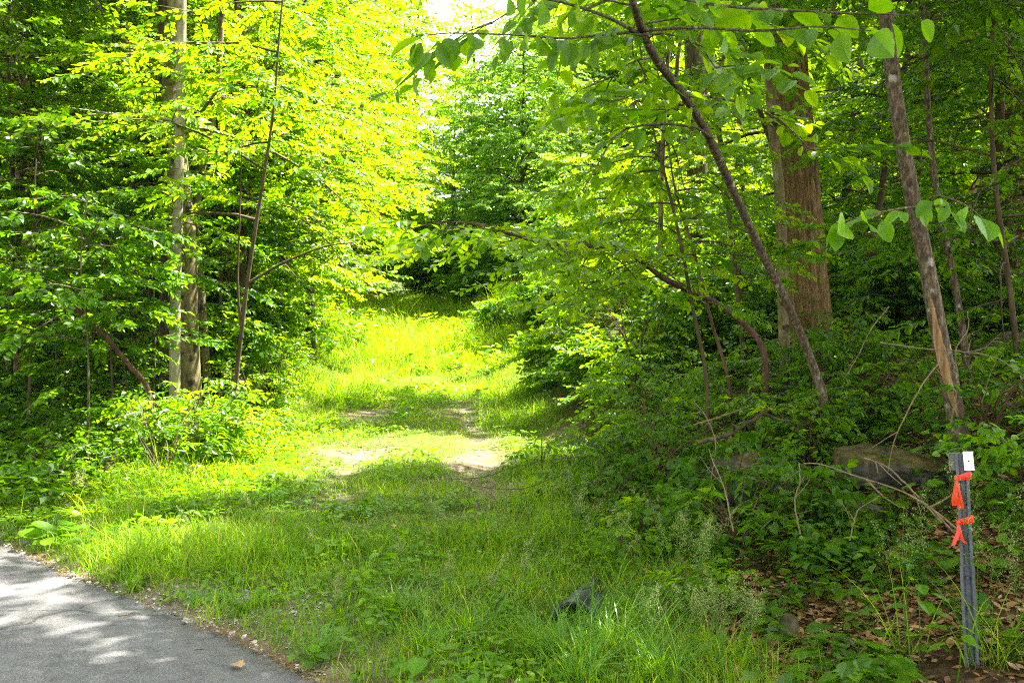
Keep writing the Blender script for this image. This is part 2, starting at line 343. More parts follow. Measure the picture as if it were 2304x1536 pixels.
def tree(name, label, cat, pts, rad, leaf, spec, seed, bark, group=None, height=None, sides=10, tmpl=None, scale=(.8, 1.2), parent_part=True, ridge=None, seg=None, gaps=True, tint=(.25, .75), extra=None, nobase=False, flare=1.35, oned=-.55, onem='leaf', onet=(.1, .5)):
    """pts: world points of the trunk from the ground up"""
    rng = np.random.default_rng(seed)
    pts = np.asarray(pts, float)
    if not nobase:
        b = pts[0].copy(); b[2] = min(b[2], gz(b[0], b[1])) - .08
        if pts[0][2] - b[2] > .25: pts = np.vstack([b, pts])
        else: pts[0] = b
    base = pts[0].copy()
    loc = pts - base
    if height is not None and loc[-1][2] < height:
        d = loc[-1] - loc[-2]; d /= np.linalg.norm(d); d = d * .5 + np.array((0, 0, .5)); d /= d[2]
        k = int((height - loc[-1][2]) / 2.5) + 1
        for q in range(k): loc = np.vstack([loc, loc[-1] + d * (height - loc[-1][2]) / (k - q) + np.append(rng.normal(0, .10, 2), 0)])
    tr = smooth_pts(loc, seg or max(14, len(loc) * 5))
    n = len(tr); h = np.linspace(0, 1, n)
    if isinstance(rad, (int, float)): rad = (rad, rad * .25)
    rr = np.interp(h, np.linspace(0, 1, len(rad)), rad) * (1 + (flare - 1) * np.exp(-h * 30))
    e = thing(name, label, cat, base, group)
    mb = MB(); tube(mb, tr, rr, sides, ridge=ridge)
    lim = []; pos, d = grow(rng, tr, mb=lim, **spec)
    one = []
    if extra is not None:
        for (bp, br, nn) in extra:                      # hand-placed limbs, world points
            q = smooth_pts(np.asarray(bp, float) - base, 12)
            tube(mb, q, np.linspace(br, br * .25, 12), 6, cap=False)
            if nn < 0:
                n1 = int(-nn); u = np.linspace(.15, 1, n1) * 11; j = np.minimum(u.astype(int), 10); b1 = q[j] * (1 - u + j)[:, None] + q[j + 1] * (u - j)[:, None]; dr = q[j + 1] - q[j]; dr /= np.linalg.norm(dr, axis=1)[:, None]
                sd = np.cross(dr, (0, 0, 1.)) * np.where(np.arange(n1) % 2, 1, -1)[:, None]; one.append((b1, dr * .6 + sd * .55 + np.stack([rng.normal(0, .15, n1), rng.normal(0, .15, n1), rng.normal(oned if nn == int(nn) else -.12, .22, n1)], 1)))
            elif nn:
                p2, d2 = grow(rng, q, n=nn, h0=.3, h1=1., length=.9, el=(-5, 25), ts=.3, tl=.5, ss=.3, droop=.3, mb=lim)
                pos = np.vstack([pos, p2]); d = np.vstack([d, d2])
    if gaps:
        k = keep_mask(pos + base, rng); pos, d = pos[k], d[k]
        if lim:
            k = np.all([keep_mask(np.array([q[0][int((len(q[0]) - 1) * w)] for q in lim]) + base, rng) for w in (.3, .6, 1.)], 0); lim = [q for q, w in zip(lim, k) if w]
    for q in lim: tube(mb, *q, cap=False)
    if ridge is None: mb.build('trunk', M[bark], e)
    else: mb.build('trunk', M[bark], e)
    if one:
        V, F_, T = scatter(T_ONE, np.vstack([q[0] for q in one]), np.vstack([q[1] for q in one]), rng, (.8, 1.3), upj=.35, tint=onet).arrays(); mesh_obj('twig_leaves', V, F_, M[onem], e, T)
    if len(pos): 
        V, F_, T = scatter(tmpl, pos, d, rng, scale, tint=tint).arrays()
        mesh_obj('crown', V, F_, M[leaf], e, T)
    return e

T_MAPLE = sprays('oval', 22, .50, .088, flat=.45)
T_MID = sprays('oval', 14, .55, .13, flat=.45)
T_BEECH = sprays('oval', 15, .50, .095)
T_FAR = sprays('tiny', 18, .85, .21, flat=.65)
T_SMALL = sprays('tiny', 22, .55, .12, flat=.7)
T_BIG = sprays('bigoval', 9, .42, .105, droop=.3, flat=.3)
T_ONE = sprays('bigoval', 1, .02, .105, droop=.3, flat=.4, stem=False)
T_NEARMAPLE = sprays('maple', 7, .34, .10, flat=.3)
T_NEAROVAL = sprays('bigoval', 9, .34, .075, flat=.3)

# ------------------------------------------------------------------ ground, road, sky
def grass_amount(x, y):
    """0..1: how grassy the ground is"""
    u = road_u(x, y); s = x - path_x(y)
    half_r = np.interp(y, [4, 7, 10, 14, 20, 28, 34, 45], [1.6, 1.9, 1.9, 1.9, 2.5, 3.4, 4.2, 5])
    half_l = np.interp(y, [4, 6, 7.2, 8.2, 10, 14, 20, 28, 34, 45], [6, 3.6, 2.9, 2.6, 3.1, 3.0, 3.3, 4.6, 6, 7])
    nz = (fbm(x * .7, y * .7, 5) - .5) * 1.6
    a = sstep(.5, -.5, s - half_r + nz) * sstep(.5, -.5, -s - half_l + nz) * sstep(0.02, .35, u)
    a = np.maximum(a, sstep(-.05, .25, u) * sstep(1.5, .7, u + nz * .5 + .9 * sstep(-2.6, -4, x)) * sstep(2.2, 1.0, x) * sstep(-9, -7, x))
    rut = np.exp(-((np.abs(s) - .8 + .15 * (fbm(x, y, 8) - .5)) / .26) ** 2) * sstep(7.0, 9.5, y) * (1 - sstep(19, 24, y)) * sstep(.36, .6, .5 * fbm(x * .5, y * .35, 12) + .5 * fbm(x * 2.2, y * 1.6, 13))
    bare = np.exp(-((x + 1.75) / .7) ** 2 - ((y - 6.15) / .45) ** 2) * 1.25 * sstep(.25, .6, fbm(x * 2.6, y * 2.6, 19))
    pn = sstep(.30, .62, .6 * fbm(x * 1.3, y * .9, 15) + .4 * fbm(x * 4, y * 3, 16)) * 1.5
    for (bx, by, bw, bl) in ((-2.15, 13.2, .55, 1.3), (-.42, 11.7, .42, 1.9), (-.95, 19.5, .55, 2.2), (-2.75, 18, .4, 1.4)): bare = bare + pn * np.exp(-((x - bx) / bw) ** 2 - ((y - by) / bl) ** 2)
    return np.clip(a * (1 - .8 * rut) * (1 - np.clip(bare, 0, .9)), 0, 1)
def build_ground():
    xs = np.unique(np.concatenate([np.linspace(-140, -20, 40), np.linspace(-20, -6, 57), np.linspace(-6, 6, 193), np.linspace(6, 20, 57), np.linspace(20, 140, 40)]))
    ys = np.unique(np.concatenate([np.linspace(-50, 2, 30), np.linspace(2, 12, 161), np.linspace(12, 30, 145), np.linspace(30, 50, 60), np.linspace(50, 190, 60)]))
    X, Y = np.meshgrid(xs, ys); Z = ground(X, Y)
    u = road_u(X, Y)
    Z = np.where(u < 0, Z - .10 * np.clip(-u / .15, 0, 1), Z)
    V = np.stack([X, Y, Z], -1).reshape(-1, 3); nx = len(xs)
    i = np.arange(len(ys) - 1)[:, None] * nx + np.arange(nx - 1)[None]
    q = np.stack([i, i + 1, i + nx + 1, i + nx], -1).reshape(-1, 4)
    F_ = np.concatenate([q[:, [0, 1, 2]], q[:, [0, 2, 3]]])
    m, nt, out = mat_new('forest_floor')
    at = N(nt, 'ShaderNodeAttribute', attribute_name='tint'); ge = N(nt, 'ShaderNodeNewGeometry')
    n1 = N(nt, 'ShaderNodeTexNoise'); n1.inputs['Scale'].default_value = 16; n1.inputs['Detail'].default_value = 8; n1.inputs['Roughness'].default_value = .75
    n2 = N(nt, 'ShaderNodeTexVoronoi'); n2.inputs['Scale'].default_value = 38
    nt.links.new(ge.outputs['Position'], n1.inputs['Vector']); nt.links.new(ge.outputs['Position'], n2.inputs['Vector'])
    soil = ramp(nt, [(.3, (.014, .010, .005)), (.5, (.05, .03, .013)), (.7, (.12, .075, .033))], n1.outputs['Fac'])
    grav = ramp(nt, [(.3, (.05, .038, .024)), (.5, (.13, .10, .066)), (.72, (.26, .22, .165))], n1.outputs['Fac'])
    gr = ramp(nt, [(.3, (.03, .045, .008)), (.55, (.06, .085, .014)), (.75, (.13, .11, .04))], n1.outputs['Fac'])
    mi = N(nt, 'ShaderNodeMix', data_type='RGBA'); nt.links.new(at.outputs['Fac'], mi.inputs[0]); nt.links.new(soil, mi.inputs[6]); nt.links.new(gr, mi.inputs[7])
    a2 = N(nt, 'ShaderNodeAttribute', attribute_name='gravel')
    m2 = N(nt, 'ShaderNodeMix', data_type='RGBA'); nt.links.new(a2.outputs['Fac'], m2.inputs[0]); nt.links.new(mi.outputs[2], m2.inputs[6]); nt.links.new(grav, m2.inputs[7])
    b = N(nt, 'ShaderNodeBsdfPrincipled'); b.inputs['Roughness'].default_value = .95; b.inputs['Specular IOR Level'].default_value = .15
    nt.links.new(m2.outputs[2], b.inputs['Base Color'])
    bp = N(nt, 'ShaderNodeBump'); bp.inputs['Strength'].default_value = .8; bp.inputs['Distance'].default_value = .03
    nt.links.new(n1.outputs['Fac'], bp.inputs['Height']); nt.links.new(bp.outputs[0], b.inputs['Normal']); nt.links.new(b.outputs[0], out.inputs[0])
    ga = grass_amount(X, Y).ravel()
    o = mesh_obj('ground', V, F_, m, None, ga, True)
    s = X - path_x(Y)
    gv = .8 * sstep(2.6, 1.2, np.abs(s)) * sstep(30, 22, Y) * (1 - ga.reshape(X.shape)) + sstep(1.2, .2, u) * sstep(2.0, .8, X)
    gv = np.maximum(gv, np.exp(-((X + 1.75) / .75) ** 2 - ((Y - 6.1) / .45) ** 2))
    a = o.data.attributes.new('gravel', 'FLOAT', 'POINT'); a.data.foreach_set('value', np.clip(gv, 0, 1).ravel().astype(np.float32))
    return tag(o, kind='structure')
build_ground()

def build_road():
    m, nt, out = mat_new('asphalt')
    ge = N(nt, 'ShaderNodeNewGeometry')
    def noise(s, d=6, r=.6):
        n = N(nt, 'ShaderNodeTexNoise'); n.inputs['Scale'].default_value = s; n.inputs['Detail'].default_value = d; n.inputs['Roughness'].default_value = r
        nt.links.new(ge.outputs['Position'], n.inputs['Vector']); return n.outputs['Fac']
    fine = noise(150, 3, .7); mid = noise(9, 6); big = noise(1.1, 5)
    v = N(nt, 'ShaderNodeTexVoronoi'); v.inputs['Scale'].default_value = 95; nt.links.new(ge.outputs['Position'], v.inputs['Vector'])
    c = ramp(nt, [(.3, (.042, .040, .042)), (.5, (.092, .088, .090)), (.72, (.20, .192, .192))], fine)
    ck = N(nt, 'ShaderNodeTexVoronoi', feature='DISTANCE_TO_EDGE'); ck.inputs['Scale'].default_value = .62
    wp = N(nt, 'ShaderNodeTexNoise'); wp.inputs['Scale'].default_value = 3.5; wp.inputs['Detail'].default_value = 5; nt.links.new(ge.outputs['Position'], wp.inputs['Vector'])
    vm = N(nt, 'ShaderNodeVectorMath', operation='MULTIPLY_ADD'); vm.inputs[1].default_value = (.45, .45, 0); nt.links.new(wp.outputs['Color'], vm.inputs[0]); nt.links.new(ge.outputs['Position'], vm.inputs[2]); nt.links.new(vm.outputs[0], ck.inputs['Vector'])
    c2 = ramp(nt, [(.3, (.68, .67, .66)), (.5, (.95, .95, .95)), (.68, (1.12, 1.11, 1.1))], mid); c4 = ramp(nt, [(.0, (.40, .38, .37)), (.006, (.55, .54, .53)), (.013, (1, 1, 1))], ck.outputs['Distance']); c3 = ramp(nt, [(.35, (.85, .85, .86)), (.65, (1.08, 1.08, 1.07))], big)
    def mul(a, b_):
        x = N(nt, 'ShaderNodeMix', data_type='RGBA', blend_type='MULTIPLY'); x.inputs[0].default_value = 1
        nt.links.new(a, x.inputs[6]); nt.links.new(b_, x.inputs[7]); return x.outputs[2]
    b = N(nt, 'ShaderNodeBsdfPrincipled'); b.inputs['Roughness'].default_value = .85; b.inputs['Specular IOR Level'].default_value = .3
    nt.links.new(mul(mul(mul(c, c2), c3), c4), b.inputs['Base Color'])
    bp = N(nt, 'ShaderNodeBump'); bp.inputs['Strength'].default_value = .6; bp.inputs['Distance'].default_value = .006
    nt.links.new(v.outputs['Distance'], bp.inputs['Height']); nt.links.new(bp.outputs[0], b.inputs['Normal']); nt.links.new(b.outputs[0], out.inputs[0])
    xs = np.unique(np.concatenate([np.linspace(-60, -9, 80), np.linspace(-9, 2, 520), np.linspace(2, 40, 80)]))
    ye = np.interp(xs, EDGE[:, 0], EDGE[:, 1]) + .12 * (fbm(xs * 2.3, xs * 0 + 4, 2) - .5) + .11 * (fbm(xs * 11, xs * 0, 7) - .5) + .05 * (fbm(xs * 34, xs * 0, 8) - .5)
    rows = []
    for k, w in enumerate([0, .0, .35, 1.5, 4, 7.6, 7.6]):
        z = {0: -.06, 1: -.012, 6: -.06}.get(k, .012 * math.sin(min(w, 7.6) / 7.6 * math.pi))
        rows.append(np.stack([xs - w * .7, ye - w * .7, np.full_like(xs, z)], 1))
    V = np.concatenate(rows); n = len(xs)
    i = np.arange(6)[:, None] * n + np.arange(n - 1)[None]
    q = np.stack([i, i + n, i + n + 1, i + 1], -1).reshape(-1, 4)
    tag(mesh_obj('road', V, np.concatenate([q[:, [0, 1, 2]], q[:, [0, 2, 3]]]), m, None, None, True), kind='structure')
build_road()

def build_world():
    w = bpy.data.worlds.new('World'); bpy.context.scene.world = w; w.use_nodes = True
    nt = w.node_tree; nt.nodes.clear()
    sk = nt.nodes.new('ShaderNodeTexSky'); sk.sky_type = 'NISHITA'; sk.sun_disc = False
    sk.sun_elevation = SUN_EL; sk.sun_rotation = SUN_AZ; sk.air_density = 1.0; sk.dust_density = 1.5; sk.ozone_density = 1.0
    bg = nt.nodes.new('ShaderNodeBackground'); bg.inputs['Strength'].default_value = .135
    hs = nt.nodes.new('ShaderNodeHueSaturation'); hs.inputs['Saturation'].default_value = .18; nt.links.new(sk.outputs[0], hs.inputs['Color'])
    ou = nt.nodes.new('ShaderNodeOutputWorld'); nt.links.new(hs.outputs[0], bg.inputs[0]); nt.links.new(bg.outputs[0], ou.inputs[0])
    l = bpy.data.lights.new('sun', 'SUN'); l.energy = 5.0; l.angle = R(.53); l.color = (1, .95, .84)
    o = bpy.data.objects.new('sun', l); C.objects.link(o); o.location = (20, 20, 40)
    import mathutils
    o.rotation_euler = mathutils.Vector(S).to_track_quat('Z', 'Y').to_euler()
build_world()

# ------------------------------------------------------------------ the trees one can tell apart
UNDER = dict(n=34, h0=.10, h1=.97, length=2.6, el=(5, 40), ts=.33, tl=.95, ss=.33, droop=.6)
def stem_px(pp): return [P(*q) for q in pp]
# the group around the pale trunk
tree('pale_barked_tree', 'straight tree with smooth pale grey trunk standing in front of a mottled trunk', 'tree',
     stem_px([(394, 960, 13.5), (394, 700, 13.5), (402, 400, 13.5), (408, 100, 13.5), (410, -200, 13.5)]), (.074, .066, .058, .03), 'leaf',
     dict(n=16, h0=.34, h1=.98, length=2.6, el=(5, 40), ts=.36, tl=.9, ss=.34, droop=.5), 11, 'bark_pale', height=13, sides=18, tmpl=T_MAPLE, flare=1.2)
tree('mottled_bark_tree', 'thicker crooked tree with dark mottled bark just behind the smooth pale trunk', 'tree',
     stem_px([(428, 950, 14.6), (421, 700, 14.6), (417, 520, 14.6), (398, 350, 14.7), (386, 200, 14.8), (392, 0, 14.8), (380, -200, 14.8)]), (.16, .145, .13, .05), 'leaf',
     dict(n=16, h0=.38, h1=.98, length=3.2, el=(10, 50), ts=.36, tl=1., ss=.34, droop=.5), 12, 'bark_mottled', height=15, sides=18, tmpl=T_MAPLE,
     extra=[([P(390, 170, 14.7), P(330, 140, 14.5), P(270, 80, 14.2), (P(190, -30, 14))], .06, 5), ([P(388, 345, 14.7), P(350, 280, 14.5), P(310, 255, 14.3), P(220, 230, 14)], .035, 5), ([P(416, 300, 14.4), P(455, 250, 14), P(520, 170, 13.4), P(600, 140, 13)], .035, 6)])
tree('dark_backing_tree', 'dark straight trunk half hidden by the smooth pale trunk', 'tree',
     stem_px([(372, 930, 15.6), (374, 600, 15.6), (372, 300, 15.6), (368, -100, 15.6)]), (.10, .09, .04), 'leaf',
     dict(n=12, h0=.4, h1=.98, length=2.6, el=(10, 50), ts=.36, tl=.9, ss=.34), 13, 'bark', height=13, tmpl=T_MAPLE)
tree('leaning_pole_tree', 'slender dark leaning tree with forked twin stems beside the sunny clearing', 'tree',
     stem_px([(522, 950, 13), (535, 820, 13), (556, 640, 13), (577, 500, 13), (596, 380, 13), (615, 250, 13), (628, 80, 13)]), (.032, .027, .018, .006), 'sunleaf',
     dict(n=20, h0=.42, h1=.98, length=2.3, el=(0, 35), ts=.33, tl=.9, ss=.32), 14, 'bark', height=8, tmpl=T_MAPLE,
     extra=[([P(545, 760, 13), P(535, 640, 13), P(540, 480, 13), P(545, 300, 13)], .02, 5), ([P(562, 635, 13), P(640, 590, 12.8), P(730, 555, 12.4), P(800, 545, 12)], .022, 6)])
tree('fallen_pole_tree', 'bare pole tree tilted far over, its foot near the pale trunk', 'tree',
     stem_px([(335, 885, 12.2), (290, 820, 12.0), (225, 745, 11.8), (165, 690, 11.7), (90, 655, 11.6), (20, 640, 11.5), (-120, 560, 11.3)]), (.034, .028, .012), 'shade',
     dict(n=10, h0=.45, h1=1., length=1.2, el=(10, 60), ts=.33, tl=.6, ss=.3), 15, 'bark_red', tmpl=T_MAPLE)
tree('twisted_tree', 'crooked brown stemmed tree between the mottled trunk and the forked leaning stems', 'tree',
     stem_px([(470, 900, 16), (452, 640, 16), (440, 520, 16), (455, 380, 16), (470, 300, 16), (490, 180, 16), (500, 0, 16)]), (.06, .055, .03), 'sunleaf',
     dict(n=22, h0=.32, h1=.98, length=2.6, el=(0, 40), ts=.33, tl=.9, ss=.33), 16, 'bark_mottled', height=11, tmpl=T_MAPLE)
# the shady bank
def oak_ridge(h, th): return 1 + .045 * np.sin(th * 17 + 2 * np.sin(h * 14)) + .03 * np.sin(th * 29 + 3 * np.sin(h * 23)) + .015 * np.sin(th * 3 + h * 6)
def bark_ridge(h, th): return 1 + .035 * np.sin(th * 9 + 3 * np.sin(h * 31)) * np.sin(h * 60 + th * 2) + .03 * np.sin(th * 5 + h * 17) + .05 * np.exp(-((h - .36) / .012) ** 2) + .06 * np.exp(-((h - .13) / .012) ** 2)
tree('oak_tree', 'massive trunk with furrowed brown bark rising from the shady bank', 'tree',
     stem_px([(1822, 800, 12.2), (1806, 600, 12.2), (1790, 400, 12.2), (1772, 200, 12.2), (1757, 0, 12.2), (1745, -300, 12.2)]), (.285, .262, .25, .24, .235, .225, .2, .1), 'shade',
     dict(n=34, h0=.5, h1=.98, length=6.0, el=(8, 50), ts=.5, tl=1.6, ss=.42, droop=.4, r0=.05), 21, 'bark_oak', height=17, sides=84, tmpl=T_MID, ridge=oak_ridge, seg=120, flare=1.12)
tree('companion_tree', 'thin mossy trunk pressed close against the massive furrowed trunk', 'tree',
     stem_px([(1768, 860, 11.4), (1762, 700, 11.4), (1755, 450, 11.4), (1735, 250, 11.4), (1726, 0, 11.4)]), (.062, .058, .05, .03), 'shade',
     dict(n=9, h0=.62, h1=.98, length=2.0, el=(5, 45), ts=.33, tl=.9, ss=.33), 22, 'bark_mottled', height=9, tmpl=T_MAPLE)
tree('split_bark_tree', 'leaning scaly trunk with a split orange scar standing behind the marker post', 'tree',
     stem_px([(2165, 1030, 7.5), (2148, 920, 7.5), (2115, 760, 7.5), (2085, 600, 7.5), (2050, 430, 7.4), (2020, 250, 7.3), (2000, 100, 7.2), (1985, -60, 7.1), (1975, -300, 7.0)]), (.066, .060, .053, .046, .036), 'shade',
     dict(n=16, h0=.70, h1=.98, length=2.3, el=(5, 40), ts=.33, tl=.9, ss=.30), 23, 'bark_grey', height=8.5, sides=36, tmpl=T_MID, seg=90, flare=1.5, ridge=bark_ridge,
     extra=[([P(2062, 470, 7.4), P(2080, 455, 6.2), P(2110, 462, 4.9), P(2125, 466, 4.1)], .014, -3.5), ([P(2110, 462, 4.9), P(2020, 470, 4.5), P(1930, 490, 4.2), P(1880, 505, 4.1)], .006, -11.5), ([P(2080, 455, 5.2), P(2110, 440, 4.5), P(2170, 460, 4.1), P(2210, 490, 4.0)], .006, -9.5)], onem='herb', onet=(.35, .7))
tree('curved_sapling', 'slender sapling with reddish bark curving over towards the open clearing', 'tree',
     stem_px([(1855, 915, 8.6), (1828, 820, 8.6), (1775, 690, 8.4), (1710, 560, 8.1), (1650, 430, 7.6), (1590, 300, 7.0), (1535, 210, 6.3), (1480, 140, 5.7), (1445, 70, 5.2), (1415, -30, 4.8), (1390, -160, 4.5)]), (.042, .036, .031, .024, .014), 'leaf',
     dict(n=7, h0=.55, h1=1., length=1.0, el=(0, 30), ts=.36, tl=.6, ss=.36), 24, 'bark_grey', tmpl=T_BIG, sides=10, seg=60,
     extra=[([P(1462, 95, 5.3), P(1400, 55, 5.0), P(1330, 25, 4.7), P(1240, 0, 4.5), P(1150, -10, 4.3)], .013, -9), ([P(1440, 70, 5.2), P(1360, 78, 4.9), P(1270, 87, 4.6), P(1180, 80, 4.4), P(1020, 75, 4.1), P(940, 82, 4.0)], .008, -24),
            ([P(1600, 310, 7), P(1560, 285, 6.7), P(1470, 280, 6.4), P(1390, 300, 6.2), P(1340, 380, 6.0), P(1310, 430, 5.9)], .012, -10), ([P(1440, 70, 5.2), P(1560, 62, 4.7), P(1700, 70, 4.2), P(1840, 60, 3.9), P(1960, 70, 3.7)], .009, -12.5), ([P(1415, -30, 4.8), P(1600, 10, 4.3), P(1800, 25, 4.0), P(2060, 35, 3.9)], .009, -12.5)], gaps=False)
tree('arching_sapling', 'low dark limb like sapling arching sideways over the grassy track', 'tree',
     stem_px([(1720, 800, 10.2), (1680, 735, 10.2), (1600, 675, 10), (1500, 630, 9.7), (1440, 585, 9.5), (1390, 560, 9.3), (1320, 550, 9.1), (1230, 548, 8.8), (1120, 520, 8.5), (1020, 512, 8.3)]), (.036, .032, .026, .02, .008), 'sunleaf',
     dict(n=15, h0=.42, h1=1., length=1.1, el=(-10, 25), ts=.3, tl=.7, ss=.28, droop=.4), 25, 'bark_red', tmpl=T_BEECH, sides=8, seg=50, gaps=False)
rest = [  # name, label, stem, radius, leaf, spec changes, bark, height
 ('forked_understory_tree', 'thin dark forked tree between the furrowed trunk and the scaly leaning trunk', [(1965, 800, 13), (1960, 600, 13), (1985, 420, 13), (2015, 250, 13), (2050, 60, 13)], .05, 'shade', dict(n=24, h0=.45), 'bark', 7),
 ('slim_beech', 'slim upright beech with grey stem just past the scaly leaning trunk', [(2185, 860, 9.5), (2150, 650, 9.5), (2110, 450, 9.5), (2088, 250, 9.5), (2080, 40, 9.5), (2076, -80, 9.5)], .036, 'shade', dict(n=14, h0=.62), 'bark_grey', 6),
 ('dark_stem_tree', 'dark slim stem rising behind the curved reddish sapling', [(1672, 780, 13), (1650, 560, 13), (1625, 350, 13), (1600, 150, 13), (1590, -40, 13)], .042, 'leaf', dict(n=20, h0=.42), 'bark', 8.5),
 ('crossing_sapling', 'dark sapling slanting across to meet the top of the thin mossy trunk', [(1760, 440, 11.8), (1715, 265, 11.6), (1675, 150, 11.4), (1640, 50, 11.2), (1610, -120, 11)], .034, 'leaf', dict(n=8, h0=.5, length=1.6), 'bark', 9),
 ('wiry_sapling', 'wiry sapling with bare lower stem among the shrubs below the curved reddish sapling', [(1590, 860, 9.5), (1560, 700, 9.5), (1530, 540, 9.5), (1495, 390, 9.4), (1470, 290, 9.3)], .020, 'leaf', dict(n=11, h0=.5, length=1.3, tl=.6), 'bark', 4.6),
 ('twin_stem_sapling', 'slightly bowed sapling next to the wiry one with bare lower stem', [(1640, 860, 10.5), (1600, 720, 10.5), (1560, 560, 10.5), (1520, 430, 10.5), (1500, 300, 10.5)], .02, 'leaf', dict(n=10, h0=.5, length=1.3, tl=.6), 'bark_red', 4.8),
 ('edge_sapling', 'thin grey sapling on the slope above the dark mossy boulder', [(2300, 900, 9.2), (2285, 760, 9.2), (2265, 600, 9.2), (2240, 420, 9.2), (2230, 200, 9.2)], .03, 'shade', dict(n=22, h0=.3, length=1.6), 'bark', 6),
 ('post_side_tree', 'young tree with spreading crown behind the thin grey sapling on the slope', [(2290, 760, 14), (2270, 500, 14), (2250, 300, 14), (2260, 0, 14)], .07, 'shade', dict(n=34, h0=.12, length=2.8), 'bark', 10),
]
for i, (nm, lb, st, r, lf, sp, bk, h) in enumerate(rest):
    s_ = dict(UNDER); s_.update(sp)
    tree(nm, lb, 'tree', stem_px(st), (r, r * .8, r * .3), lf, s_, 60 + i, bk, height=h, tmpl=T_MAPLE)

# thin stems in the dark wood beside the road
thin = [(195, 11.2, .016, 3.0, (.0, .02)), (262, 12.4, .014, 2.6, (-.02, 0)), (60, 12.8, .02, 4.2, (.03, 0)), (130, 15, .024, 5., (-.02, 0)), (300, 16.5, .03, 6, (0, 0)), (335, 18, .045, 8, (0, 0)), (232, 18.5, .05, 9, (.01, 0)), (92, 19, .06, 10, (0, 0)),
        (492, 17.5, .035, 7, (.0, 0)), (512, 19, .03, 6, (.01, 0)), (20, 16, .05, 8, (.01, 0)), (160, 22, .07, 11, (0, 0)), (452, 20, .04, 8, (.0, 0)), (280, 21, .06, 10, (0, 0)), (560, 20, .03, 6, (0, 0)), (345, 14.2, .014, 3.4, (.02, 0))]
for i, (px, d, r, h, ln) in enumerate(thin):
    b = on_ground(px, d); rg = np.random.default_rng(500 + i)
    pts = [b, b + np.array((ln[0] * h * .6 + rg.normal(0, .03), 0, h * .4)), b + np.array((ln[0] * h + rg.normal(0, .06), rg.normal(0, .1), h * .75)), b + np.array((ln[0] * h * 1.3, 0, h))]
    tree('thin_sapling', 'thin bare stemmed sapling in the dark wood beyond the road bend', 'tree', pts, (r, r * .7, r * .3), 'shade',
         dict(n=int(8 + h * 1.6), h0=.36, h1=1., length=min(1.0 + h * .14, 2.2), el=(0, 40), ts=.33, tl=.7, ss=.33), 520 + i, 'bark' if i % 3 else 'bark_grey', group='thin stems in the dark wood', tmpl=T_MAPLE, sides=6)

